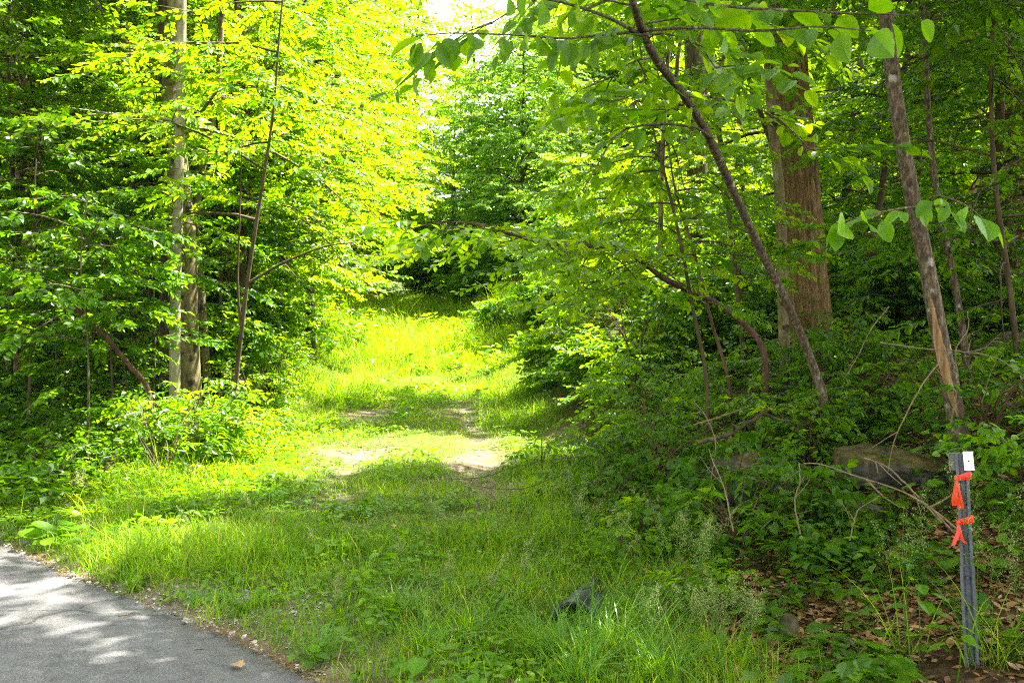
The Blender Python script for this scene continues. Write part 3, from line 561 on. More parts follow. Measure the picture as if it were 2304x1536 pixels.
# leafy trees that close the wood: px, distance, height, lean, radius, leaf, lowest limb, limb count, limb length, label
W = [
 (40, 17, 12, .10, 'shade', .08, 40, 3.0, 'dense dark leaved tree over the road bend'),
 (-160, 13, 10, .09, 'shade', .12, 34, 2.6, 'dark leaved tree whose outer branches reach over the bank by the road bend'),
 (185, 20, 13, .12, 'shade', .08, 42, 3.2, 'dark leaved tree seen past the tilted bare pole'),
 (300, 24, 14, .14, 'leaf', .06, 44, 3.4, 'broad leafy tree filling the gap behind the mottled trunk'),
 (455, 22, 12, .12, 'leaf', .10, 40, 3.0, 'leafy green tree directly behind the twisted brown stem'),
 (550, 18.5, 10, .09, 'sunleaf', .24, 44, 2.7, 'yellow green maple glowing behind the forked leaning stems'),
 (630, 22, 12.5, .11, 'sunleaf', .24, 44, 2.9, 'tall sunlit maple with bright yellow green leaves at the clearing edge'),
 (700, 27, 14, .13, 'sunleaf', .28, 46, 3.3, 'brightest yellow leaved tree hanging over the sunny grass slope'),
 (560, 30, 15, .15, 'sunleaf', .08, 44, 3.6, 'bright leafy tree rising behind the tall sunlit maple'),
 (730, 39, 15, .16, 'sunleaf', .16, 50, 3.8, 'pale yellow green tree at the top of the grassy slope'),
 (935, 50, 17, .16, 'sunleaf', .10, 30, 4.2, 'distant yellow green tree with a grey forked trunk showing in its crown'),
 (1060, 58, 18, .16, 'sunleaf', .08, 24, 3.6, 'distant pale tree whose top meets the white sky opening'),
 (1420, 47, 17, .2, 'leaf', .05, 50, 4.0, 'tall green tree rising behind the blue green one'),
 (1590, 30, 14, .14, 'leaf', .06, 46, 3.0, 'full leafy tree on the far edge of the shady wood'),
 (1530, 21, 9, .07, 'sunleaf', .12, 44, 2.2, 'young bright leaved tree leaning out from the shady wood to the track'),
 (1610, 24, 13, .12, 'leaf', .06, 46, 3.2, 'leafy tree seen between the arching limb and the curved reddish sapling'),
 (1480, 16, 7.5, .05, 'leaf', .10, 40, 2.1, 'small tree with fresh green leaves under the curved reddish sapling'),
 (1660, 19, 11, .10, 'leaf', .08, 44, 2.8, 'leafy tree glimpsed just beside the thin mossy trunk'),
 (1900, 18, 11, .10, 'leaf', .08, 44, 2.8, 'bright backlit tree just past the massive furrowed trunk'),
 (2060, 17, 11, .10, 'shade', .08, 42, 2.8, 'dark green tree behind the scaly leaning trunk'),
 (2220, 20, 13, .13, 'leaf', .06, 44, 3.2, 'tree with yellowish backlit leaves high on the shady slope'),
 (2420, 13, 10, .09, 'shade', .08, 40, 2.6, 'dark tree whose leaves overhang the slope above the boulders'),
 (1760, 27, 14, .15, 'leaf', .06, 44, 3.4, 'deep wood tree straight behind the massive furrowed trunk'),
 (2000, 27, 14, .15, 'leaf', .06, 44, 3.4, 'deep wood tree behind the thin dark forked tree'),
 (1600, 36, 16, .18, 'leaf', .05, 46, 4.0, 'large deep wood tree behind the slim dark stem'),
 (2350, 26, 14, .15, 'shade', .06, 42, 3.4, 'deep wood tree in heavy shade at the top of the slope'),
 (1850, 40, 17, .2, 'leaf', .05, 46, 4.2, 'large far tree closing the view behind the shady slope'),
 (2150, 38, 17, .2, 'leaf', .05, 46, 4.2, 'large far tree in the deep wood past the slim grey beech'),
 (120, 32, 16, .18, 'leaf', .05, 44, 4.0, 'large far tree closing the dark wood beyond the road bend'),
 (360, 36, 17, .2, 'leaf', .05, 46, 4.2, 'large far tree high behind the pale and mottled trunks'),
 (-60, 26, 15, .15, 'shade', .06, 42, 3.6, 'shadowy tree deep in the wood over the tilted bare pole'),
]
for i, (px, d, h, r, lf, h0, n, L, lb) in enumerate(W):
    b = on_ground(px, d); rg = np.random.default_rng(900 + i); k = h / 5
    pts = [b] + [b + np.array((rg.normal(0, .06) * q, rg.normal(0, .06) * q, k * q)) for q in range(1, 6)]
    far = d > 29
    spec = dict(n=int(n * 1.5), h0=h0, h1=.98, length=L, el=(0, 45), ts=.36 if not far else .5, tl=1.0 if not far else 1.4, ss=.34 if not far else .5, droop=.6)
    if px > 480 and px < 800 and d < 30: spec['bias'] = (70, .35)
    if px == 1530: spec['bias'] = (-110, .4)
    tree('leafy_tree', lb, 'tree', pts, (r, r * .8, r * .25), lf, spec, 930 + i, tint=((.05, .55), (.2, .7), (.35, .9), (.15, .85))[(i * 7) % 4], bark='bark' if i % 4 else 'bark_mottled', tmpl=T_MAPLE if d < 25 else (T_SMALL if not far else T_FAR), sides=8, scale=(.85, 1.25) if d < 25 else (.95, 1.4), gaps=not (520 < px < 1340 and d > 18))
# the blue-green tree that stands at the end of the track, its branches down to the grass
for (px, d, h, n, L, lb, sd) in [(1175, 41, 12, 130, 3.9, 'rounded blue green tree with small leaves at the head of the track', 71), (1020, 44, 10, 70, 3.0, 'lower blue green bushy tree behind the grassy crest', 72), (1300, 33, 5.0, 54, 2.0, 'short dark green tree at the foot of the rounded blue green one', 73)]:
    b = on_ground(px, d)
    tree('small_leaved_tree', lb, 'tree', [b, b + np.array((0, 0, h * .4)), b + np.array((.1, 0, h))], (.12, .08, .02), 'blue', dict(n=n, h0=.10, h1=.99, length=L, el=(0, 50), ts=.42, tl=1.1, ss=.36, droop=.5), sd, 'bark', tmpl=T_SMALL, scale=(.9, 1.3), gaps=False)

# tall canopy over the wood: crowns above the frame cast its shade; unseen trees round the camera added to block sky light
canopy = [(5.5, 9, 16, .22), (7.5, 15, 19, .28), (4.2, 22, 18, .25), (10, 22, 20, .3), (3.4, 5.5, 14, .18), (8, 6, 17, .24), (11, 13, 20, .3), (-9.5, 20, 18, .26), (-8.2, 13.5, 15, .2), (-12, 13, 18, .26), (12, 30, 20, .3), (6, 31, 19, .28), (-10, 28, 19, .28), (-4, -7, 18, .26), (4, -10, 19, .26), (-11, -3, 18, .26), (11, -13, 18, .26), (-17, 4, 17, .26), (-8, -13, 19, .26), (0, -14, 19, .28), (8.2, 23.5, 19, .2), (-10.5, 1.0, 18, .26), (-5.5, -3.5, 17, .22)]
for i, (x, y, h, r) in enumerate(canopy):
    if r == 0: continue
    b = np.array((x, y, gz(x, y))); rg = np.random.default_rng(700 + i)
    pts = [b, b + np.array((rg.normal(0, .2), rg.normal(0, .2), h * .5)), b + np.array((rg.normal(0, .4), rg.normal(0, .4), h))]
    tree('tall_forest_tree', 'tall straight forest tree whose crown closes above the view', 'tree', pts, (r, r * .8, r * .2), 'shade', dict(n=26, h0=.45, h1=.98, length=4.6, el=(5, 50), ts=.6, tl=1.8, ss=.6, droop=.4, r0=.04), 740 + i, 'bark_oak' if i % 2 else 'bark', group='tall trees of the closed canopy', tmpl=T_FAR, scale=(.9, 1.3))

# far wood: a few kinds, copied
protos = []
for k in range(4):
    h = (17, 20, 15, 22)[k]
    t = tree('far_tree', 'far leafy tree of the wood beyond the clearing', 'tree', [(0, -300, 0), (.1, -300, h * .5), (0.2, -300, h)], (.2, .15, .05), 'leaf', dict(n=60, h0=.06, h1=.98, length=4.4, el=(0, 50), ts=.62, tl=1.8, ss=.6, droop=.5, r0=.03), 300 + k, 'bark', group='far trees of the wood', tmpl=T_FAR, scale=(1.1, 1.7), nobase=True, gaps=False)
    protos.append(t)
rg = np.random.default_rng(77); first = [True] * 4; placed = []
for row, (d, step) in enumerate([(48, 4.6), (58, 5.2), (70, 6), (84, 7)]):
    n = int(d * 1.25 / step)
    for j in range(n + 1):
        x = -d * .62 + j * step + rg.normal(0, .8); y = d + rg.normal(0, 2.0)
        px = CX + x / y * F_PX
        if 925 < px < 1130 and d < 66: continue
        k = int(rg.integers(0, 4)); sc = rg.uniform(.8, 1.1) * (.66 if 840 < px < 1200 else 1)
        loc = (x, y, gz(x, y) - .1)
        if first[k]:
            first[k] = False; protos[k].location = loc; protos[k].rotation_euler = (0, 0, rg.random() * 6.28); protos[k].scale = (sc,) * 3
        else: copy_thing(protos[k], loc, rg.random() * 6.28, sc)

# ------------------------------------------------------------------ shrubs
def shrub(name, label, x, y, h, seed, leaf='shade', tmpl=None, stems=7, spread=.8, bark='bark', group=None, low=.15, up=.35, ss=.2, scale=(.75, 1.15), gaps=True, tint=(.25, .75)):
    rng = np.random.default_rng(seed); base = np.array((x, y, gz(x, y) - .04))
    e = thing(name, label, 'shrub', base, group); mb = MB(); pos, dr = [], []
    for i in range(stems):
        a = i * 2.4 + rng.normal(0, .4); r = spread * h * rng.uniform(.35, 1.) * (.25 + .75 * math.sqrt((i + .5) / stems)); hh = h * rng.uniform(.7, 1.08) * (1 - .25 * r / (spread * h + .01))
        end = np.array((math.cos(a) * r, math.sin(a) * r, hh)); mid = end * np.array((.35, .35, .6)) + rng.normal(0, .04 * h, 3)
        q = smooth_pts([rng.normal(0, .03, 3) * (1, 1, 0), mid, end], 9); tube(mb, q, np.linspace(.006 + .006 * h, .003, 9), 5, cap=False)
        L = np.linalg.norm(np.diff(q, axis=0), axis=1).sum(); k = max(3, int(L / ss))
        for t in np.linspace(low, 1, k):
            u = t * 8; j = min(int(u), 7); b = q[j] * (1 - u + j) + q[j + 1] * (u - j)
            for w in range(2):
                fa = a + rng.uniform(-2.2, 2.2); l2 = rng.uniform(.05, .35) * min(h, 1.4) * (1.1 - .6 * t)
                d2 = np.array((math.cos(fa), math.sin(fa), rng.normal(up * .4, .2)))
                if l2 > .1: tube(mb, np.array([b, b + d2 * l2]), np.array([.005, .002]), 3, cap=False)
                pos.append(b + d2 * l2); dr.append((math.cos(fa), math.sin(fa), rng.normal(-.05, .25)))
    pos, dr = np.array(pos), np.array(dr)
    if gaps:
        k = keep_mask(pos + base, rng); pos, dr = pos[k], dr[k]
    k = pos[:, 2] + base[2] > ground(pos[:, 0] + x, pos[:, 1] + y) + .04; pos, dr = pos[k], dr[k]
    mb.build('stems', M[bark], e)
    V, F_, T = scatter(tmpl, pos, dr, rng, scale, upj=.3, tint=tint).arrays(); mesh_obj('foliage', V, F_, M[leaf], e, T)
    return e
T_SHRUB = sprays('oval', 10, .30, .075, flat=.35)
T_SHRUBN = sprays('bigoval', 8, .28, .070, flat=.3)
T_SHRUBM = sprays('maple', 6, .24, .085, flat=.3)
T_FINE = sprays('tiny', 14, .35, .055, flat=.5)
rg = np.random.default_rng(5); k = 0
# thicket between the track and the boulders
for y in np.arange(6.3, 13.5, .62):
    for s_ in np.arange(1.85, 5.7, .66):
        x = path_x(y) + s_ + rg.normal(0, .18); yy = y + rg.normal(0, .18)
        px = CX + x / yy * F_PX
        if px > 1960 or (x > 1.35 and yy < 7.0) or (px > 1560 and yy < 8.3 and rg.random() < .75): continue
        if rg.random() < .12: continue
        h = rg.uniform(.45, .95) * (1.25 if 8.5 < yy < 12 and px < 1700 else .85) * (.55 + .45 * float(sstep(1.6, 2.9, s_)))
        shrub('bank_shrub', 'low leafy shrub in the green thicket between the grass track and the boulders', x, yy, h, 1000 + k, 'leaf' if rg.random() < .35 else 'shade', [T_SHRUB, T_SHRUBN, T_SHRUB][k % 3], 6, .75, 'bark_red' if k % 2 else 'bark', 'shrubs of the green thicket'); k += 1
named = [
 ('bright_shrub', 'brightly lit broad leaved shrub at the foot of the smooth pale trunk', on_ground(440, 11.6), 1.0, 'leaf', T_SHRUB, 10, .9),
 ('bright_shrub', 'sunlit shrub with small pale leaves right of the smooth pale trunk where the grass begins', on_ground(500, 12.0), .6, 'sunleaf', T_SHRUB, 9, 1.0),
 ('bright_shrub', 'low shaded shrub between the tilted pole and the smooth pale trunk', on_ground(345, 11.4), .8, 'leaf', T_SHRUB, 8, .9),
 ('bright_shrub', 'low sunlit shrub in front of the forked leaning stems', on_ground(545, 13.6), .5, 'sunleaf', T_SHRUB, 8, 1.1),
 ('bright_shrub', 'sunny shrub half buried in grass just beyond the forked leaning stems', on_ground(570, 16), 1.0, 'sunleaf', T_SHRUB, 9, .9),
 ('twiggy_bush', 'fine twigged bush with tiny pale leaves by the grass slope', on_ground(600, 18), 1.4, 'sunleaf', T_FINE, 14, .7),
 ('edge_bush', 'rounded sunlit bush at the edge of the tall grass', on_ground(590, 22), 1.9, 'sunleaf', T_SMALL, 12, .7),
 ('edge_bush', 'tall glowing bush behind the fine twigged bush', on_ground(545, 21), 2.5, 'sunleaf', T_SMALL, 12, .6),
 ('edge_bush', 'yellow leaved bush beside the crest of the grassy slope', on_ground(640, 30), 2.2, 'sunleaf', T_SMALL, 12, .8),
 ('edge_bush', 'bright bush partly hidden behind the rounded sunlit bush', on_ground(590, 26), 2.6, 'sunleaf', T_SMALL, 12, .7),
 ('edge_bush', 'dark bush under the mottled trunk in the wood edge', on_ground(480, 17), 1.6, 'leaf', T_SMALL, 12, .8),
 ('edge_bush', 'bushy undergrowth of dark leaves behind the mottled trunk', on_ground(430, 20), 2.2, 'shade', T_SMALL, 12, .9),
 ('dark_bush', 'shaded bush at the very foot of the rounded blue green tree', on_ground(1235, 31), 1.4, 'shade', T_SMALL, 12, .8),
 ('dark_bush', 'dark thicket bush in the shade left under the rounded blue green tree', on_ground(1060, 41), 2.2, 'blue', T_SMALL, 12, .8),
 ('edge_bush', 'sunlit bush closing the end of the track at the crest', on_ground(960, 45), 2.6, 'sunleaf', T_SMALL, 12, .9),
 ('dark_bush', 'tall weedy bush on the grassy crest', on_ground(1120, 34), 1.0, 'herb', T_SMALL, 12, .6),
 ('track_bush', 'yellowish sunlit bush on the shady side of the track', on_ground(1275, 20), 1.3, 'sunleaf', T_SMALL, 12, .7),
 ('track_bush', 'tall leafy bush hanging into the track under the arching limb', on_ground(1370, 16), 1.6, 'sunleaf', T_MAPLE, 10, .7),
 ('track_bush', 'green bush beyond the thicket beneath the end of the arching limb', on_ground(1400, 22), 2.4, 'sunleaf', T_MAPLE, 12, .7),
 ('track_bush', 'broad bush under the wiry saplings', on_ground(1440, 14), 2.0, 'leaf', T_MAPLE, 11, .8),
 ('track_bush', 'deep green bush behind the arching limb', on_ground(1530, 17), 2.3, 'leaf', T_MAPLE, 12, .8),
 ('track_bush', 'leafy bush crowding the thin mossy trunk', on_ground(1640, 14), 1.6, 'shade', T_MAPLE, 11, .8),
 ('bank_bush', 'sparse bush behind the massive furrowed trunk', on_ground(1890, 14.5), 1.6, 'shade', T_MAPLE, 10, .9),
 ('bank_bush', 'thin leaved bush on the slope behind the scaly leaning trunk', on_ground(2060, 13), 1.5, 'shade', T_MAPLE, 10, .9),
 ('bank_bush', 'bush of broad leaves beyond the thin grey sapling', on_ground(2230, 13.5), 1.5, 'shade', T_MAPLE, 10, .9),
 ('bank_bush', 'shrub with fresh leaves against the boulder behind the marker post', on_ground(2225, 7.6), .75, 'shade', T_SHRUBN, 8, .8),
 ('bank_bush', 'leafy shrub reaching in beside the marker post from the edge of the view', on_ground(2310, 6.6), .7, 'herb', T_SHRUBN, 8, .8),
 ('bank_bush', 'leafy shrub spreading its layered leaves over the front of the grey lichen boulder', on_ground(1660, 7.0), .62, 'shade', T_SHRUB, 9, 1.0),
 ('bank_bush', 'low leafy shrub between the grey lichen boulder and the mossy one', on_ground(1800, 7.2), .5, 'shade', T_SHRUBN, 9, 1.0),
 ('bank_bush', 'small leafy shrub under the pale bare branch', on_ground(1900, 6.6), .32, 'shade', T_SHRUBN, 7, 1.2),
 ('bank_bush', 'small shrub rooted on the mossy rock next to the fallen dark limb', on_ground(1660, 7.9), .7, 'shade', T_SHRUBN, 8, .9),
 ('bank_bush', 'small green shrub at the foot of the curved reddish sapling', on_ground(1850, 8.7), .55, 'shade', T_SHRUBN, 8, 1.1),
 ('bank_bush', 'low branched shrub on the leaf litter above the mossy boulder', on_ground(1980, 9.0), .5, 'shade', T_SHRUBN, 6, 1.2),
]
for i, (nm, lb, b, h, lf, tp, n, sp) in enumerate(named):
    shrub(nm, lb, b[0], b[1], h, 1300 + i, lf, tp, int(n * 1.4), sp, 'bark_red' if i % 2 else 'bark', ss=.15 + .03 * h, gaps='bright' not in nm, scale=(.85, 1.25))
# dark undergrowth of the wood by the road bend: shrubs nobody can tell apart
k = 0
for d in (9.4, 10.5, 12, 13.5, 15.5, 18, 21, 25):
    for px in np.arange(-120, 380 if d > 10 else 260, 2240 * (.85 + d * .03) / d):
        b = on_ground(px + rg.normal(0, 25), d + rg.normal(0, .35))
        shrub('wood_shrub', 'dark green shrub in the shaded undergrowth beyond the road bend', b[0], b[1], rg.uniform(.5, 1.0) * (1 + max(0, d - 13) * .10) * (.6 if d < 10 else 1), 1400 + k, 'shade', T_SHRUB if d < 14 else T_MAPLE, 7, .9, 'bark', 'shrubs of the dark undergrowth'); k += 1
k = 0
for d in (16, 19, 23, 28):
    for px in np.arange(1380, 2400, 2240 * (1.2 + d * .03) / d):
        b = on_ground(px + rg.normal(0, 25), d + rg.normal(0, .5))
        shrub('hill_shrub', 'leafy undergrowth bush deep in the wood up the shady slope', b[0], b[1], rg.uniform(1.2, 2.6), 1500 + k, 'leaf' if k % 2 else 'shade', T_MAPLE if d < 20 else T_SMALL, 9, .8, 'bark', 'undergrowth bushes up the slope'); k += 1

# ------------------------------------------------------------------ grass, herbs, litter: nobody could count these
def candidates(rng, x0, x1, y0, y1, dens):
    n = int((x1 - x0) * (y1 - y0) * dens)
    return rng.uniform(x0, x1, n), rng.uniform(y0, y1, n)
def in_view(x, y, m=1.5): return np.abs(x) < .55 * y + m
def blades(rng, x, y, h, w, lean, curl, near=True, zoff=0.):
    n = len(x); az = rng.uniform(0, 6.28, n); ts = np.array([0, .4, .75, 1.]) if near else np.array([0, .6, 1.])
    z = ground(x, y) + zoff; m = len(ts)
    o = (lean[:, None] * ts + curl[:, None] * ts ** 2.2) * h[:, None]
    zz = h[:, None] * (ts - .42 * np.clip(curl, 0, 1.4)[:, None] * ts ** 2.6)
    cx = x[:, None] + np.cos(az)[:, None] * o; cy = y[:, None] + np.sin(az)[:, None] * o; cz = z[:, None] - .01 + zz
    fa = az + np.pi / 2 + rng.normal(0, .5, n)
    ww = w[:, None] * np.array([.8, 1., .65, 0.] if near else [.9, .8, 0.]) * .5
    Lx = cx - np.cos(fa)[:, None] * ww; Ly = cy - np.sin(fa)[:, None] * ww; Rx = cx + np.cos(fa)[:, None] * ww; Ry = cy + np.sin(fa)[:, None] * ww
    V = np.empty((n, 2 * m - 1, 3), np.float32)
    for k in range(m - 1):
        V[:, 2 * k] = np.stack([Lx[:, k], Ly[:, k], cz[:, k]], 1); V[:, 2 * k + 1] = np.stack([Rx[:, k], Ry[:, k], cz[:, k]], 1)
    V[:, -1] = np.stack([cx[:, -1], cy[:, -1], cz[:, -1]], 1)
    f = []
    for k in range(m - 2): f += [(2 * k, 2 * k + 1, 2 * k + 3), (2 * k, 2 * k + 3, 2 * k + 2)]
    f.append((2 * m - 4, 2 * m - 3, 2 * m - 2))
    F_ = np.array(f)[None] + (np.arange(n) * (2 * m - 1))[:, None, None]
    return V.reshape(-1, 3), F_.reshape(-1, 3), 2 * m - 1
def build_grass():
    rng = np.random.default_rng(8); out = MB()
    for (x0, x1, y0, y1, dens, hh, near) in [(-9, 3.2, 4.2, 8, 2700, .15, True), (-8, 4, 8, 12.5, 1900, .14, True), (-8, 5, 12.5, 20, 900, .17, False), (-10, 5, 20, 29, 900, .24, False), (-14, 5, 29, 46, 700, .42, False)]:
        x, y = candidates(rng, x0, x1, y0, y1, dens)
        g = grass_amount(x, y); cl = fbm(x * 1.6, y * 1.6, 21)
        k = (rng.random(len(x)) < g * sstep(.25, .6, cl + .15) * (1 if y0 > 12 else .9)) & in_view(x, y)
        x, y, cl, g = x[k], y[k], cl[k], g[k]; n = len(x)
        tall = fbm(x * .45, y * .45, 44)
        tread = 1 - .55 * np.exp(-((x - path_x(y)) / 1.25) ** 2) * (y > 8) * (y < 27)
        h = hh * rng.gamma(5, .2, n) * (.5 + .85 * sstep(.35, .7, tall)) * (.5 + .6 * g) * tread
        w = np.clip(rng.normal(.0044, .0014, n), .002, .009) * (1 if near else 1.4 if y0 < 20 else 1.8)
        V, F_, m = blades(rng, x, y, h, w, rng.normal(.25, .15, n), np.abs(rng.normal(.35, .35, n)), near)
        t = np.clip(.08 + .62 * fbm(x * 1.1, y * 1.1, 61) + rng.normal(0, .2, n), 0, .84); dry = rng.random(n) < .07 + .25 * sstep(35, 39, y) * sstep(.4, .6, fbm(x * .5, y * .5, 75)) + .06 * sstep(.5, .7, fbm(x * .8, y * .8, 71)); t = np.where(dry, rng.uniform(.9, 1, n), t)
        out.add(V, F_, np.repeat(t, m))
    V, F_, T = out.arrays()
    tag(mesh_obj('grass', V, F_, M['grass'], None, T), 'green grass covering the track, the verge and the slope beyond', 'grass', kind='stuff')
build_grass()
def rosette(rng, kind, n, size, h, spread):
    lv, lf = leaf_shape(kind); a = np.arange(n) * 2.4 + rng.normal(0, .3, n)
    r = spread * rng.uniform(.3, 1, n); d = np.stack([np.cos(a), np.sin(a), rng.normal(-.15, .2, n)], 1)
    pos = np.stack([np.cos(a) * r, np.sin(a) * r, h * rng.uniform(.5, 1.1, n)], 1)
    V, F_, T = place(lv, lf, np.full(len(lv), .5), pos, frame(d, np.stack([rng.normal(0, .25, n), rng.normal(0, .25, n), np.ones(n)], 1)), size * rng.uniform(.6, 1.15, n), rng.uniform(.2, .8, n))
    w = size * .03; sv, sf = [], []
    for i in range(n):
        b = len(V) + len(sv); sv += [(-w, 0, -.02), (w, 0, -.02), tuple(pos[i])]; sf.append((b, b + 1, b + 2))
    return np.vstack([V, sv]), np.vstack([F_, sf]), np.concatenate([T, np.full(len(sv), .3)])
rgr = np.random.default_rng(3)
ROS = {k: [rosette(rgr, *a) for _ in range(4)] for k, a in dict(clover=('round', 9, .032, .07, .07), weed=('bigoval', 8, .075, .09, .06), maple=('maple', 6, .075, .16, .08), viola=('round', 6, .06, .09, .08), tall=('oval', 12, .085, .22, .10), fern=('oval', 14, .12, .30, .16)).items()}
def herbs(name, label, mat, parts, seed):
    rng = np.random.default_rng(seed); out = MB()
    for (kind, x0, x1, y0, y1, dens, fn, sc) in parts:
        x, y = candidates(rng, x0, x1, y0, y1, dens); k = (rng.random(len(x)) < fn(x, y)) & in_view(x, y, 1); x, y = x[k], y[k]; n = len(x)
        if not n: continue
        a = rng.uniform(0, 6.28, n); pos = np.stack([x, y, ground(x, y)], 1)
        out2 = scatter(ROS[kind], pos, np.stack([np.cos(a), np.sin(a), np.zeros(n)], 1), rng, sc, upj=.12)
        out.add(*out2.arrays())
    V, F_, T = out.arrays()
    tag(mesh_obj(name, V, F_, M[mat], None, T), label, 'plants', kind='stuff')
def right_floor(x, y):
    s = x - path_x(y); u = road_u(x, y)
    return sstep(1.3, 2.4, s) * sstep(.3, .8, u) * (.35 + .65 * sstep(.2, .5, np.hypot(x - 2.2, (y - 4.65) * .7)))
def left_floor(x, y):
    s = x - path_x(y); u = road_u(x, y)
    return sstep(2.2, 3.4, -s - np.interp(y, [4, 6.5, 7.5, 10, 14], [3.6, 1.0, .0, .8, .7])) * sstep(.15, .5, u)
clump = lambda x, y, sd, lo=.42, hi=.62, f=.9: sstep(lo, hi, fbm(x * f, y * f, sd))
herbs('verge_plants', 'small leafy weeds mixed through the verge grass', 'herb', [
    ('clover', -8, 2.5, 4.3, 13, 34, lambda x, y: grass_amount(x, y) * clump(x, y, 101), (.7, 1.5)),
    ('weed', -8, 2.5, 4.3, 13, 14, lambda x, y: grass_amount(x, y) * clump(x, y, 102), (.6, 1.2)),
    ('clover', -7, 2.5, 13, 24, 22, lambda x, y: grass_amount(x, y) * clump(x, y, 103), (1.2, 2.2)),
    ('viola', -9, -1.6, 5.4, 10.5, 16, lambda x, y: sstep(.05, .2, road_u(x, y)) * sstep(2.0, .9, road_u(x, y)) * clump(x, y, 109, .35, .55), (.7, 1.4)),
    ('weed', -9, 2, 4, 12, 30, lambda x, y: sstep(.0, .15, road_u(x, y)) * sstep(.9, .3, road_u(x, y)) * clump(x, y, 104), (.5, 1.0))], 41)
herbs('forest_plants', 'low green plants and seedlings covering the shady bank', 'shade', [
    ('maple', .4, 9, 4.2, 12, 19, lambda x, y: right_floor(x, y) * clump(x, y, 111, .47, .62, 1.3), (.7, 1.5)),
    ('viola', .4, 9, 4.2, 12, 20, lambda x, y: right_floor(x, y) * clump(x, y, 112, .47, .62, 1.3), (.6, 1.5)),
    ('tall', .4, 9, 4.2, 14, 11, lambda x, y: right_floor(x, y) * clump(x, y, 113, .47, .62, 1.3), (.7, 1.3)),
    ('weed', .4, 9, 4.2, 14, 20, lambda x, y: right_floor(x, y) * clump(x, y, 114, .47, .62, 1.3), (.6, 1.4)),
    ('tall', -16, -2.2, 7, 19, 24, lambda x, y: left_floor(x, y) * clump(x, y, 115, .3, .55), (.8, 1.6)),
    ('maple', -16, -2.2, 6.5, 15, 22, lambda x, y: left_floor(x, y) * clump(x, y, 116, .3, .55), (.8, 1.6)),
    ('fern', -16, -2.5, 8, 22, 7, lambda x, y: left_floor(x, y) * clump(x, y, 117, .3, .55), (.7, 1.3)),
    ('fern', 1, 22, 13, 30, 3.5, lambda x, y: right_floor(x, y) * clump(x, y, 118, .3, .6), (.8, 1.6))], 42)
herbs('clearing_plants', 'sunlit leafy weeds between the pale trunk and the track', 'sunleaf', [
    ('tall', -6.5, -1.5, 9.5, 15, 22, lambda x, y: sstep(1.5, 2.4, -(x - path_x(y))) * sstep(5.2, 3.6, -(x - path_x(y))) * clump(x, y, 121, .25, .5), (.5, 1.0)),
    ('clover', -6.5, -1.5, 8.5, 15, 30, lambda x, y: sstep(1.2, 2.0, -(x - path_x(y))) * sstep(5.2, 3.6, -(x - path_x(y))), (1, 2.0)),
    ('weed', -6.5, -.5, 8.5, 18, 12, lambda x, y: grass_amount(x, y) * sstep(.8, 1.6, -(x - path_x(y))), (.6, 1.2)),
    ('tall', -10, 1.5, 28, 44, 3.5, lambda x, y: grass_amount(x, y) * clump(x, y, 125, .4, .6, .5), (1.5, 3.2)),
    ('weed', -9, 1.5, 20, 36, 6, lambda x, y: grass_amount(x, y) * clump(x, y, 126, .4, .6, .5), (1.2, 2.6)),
    ('fern', -9, -4.5, 20, 34, 3, lambda x, y: sstep(2.5, 4, -(x - path_x(y))), (1, 2))], 43)
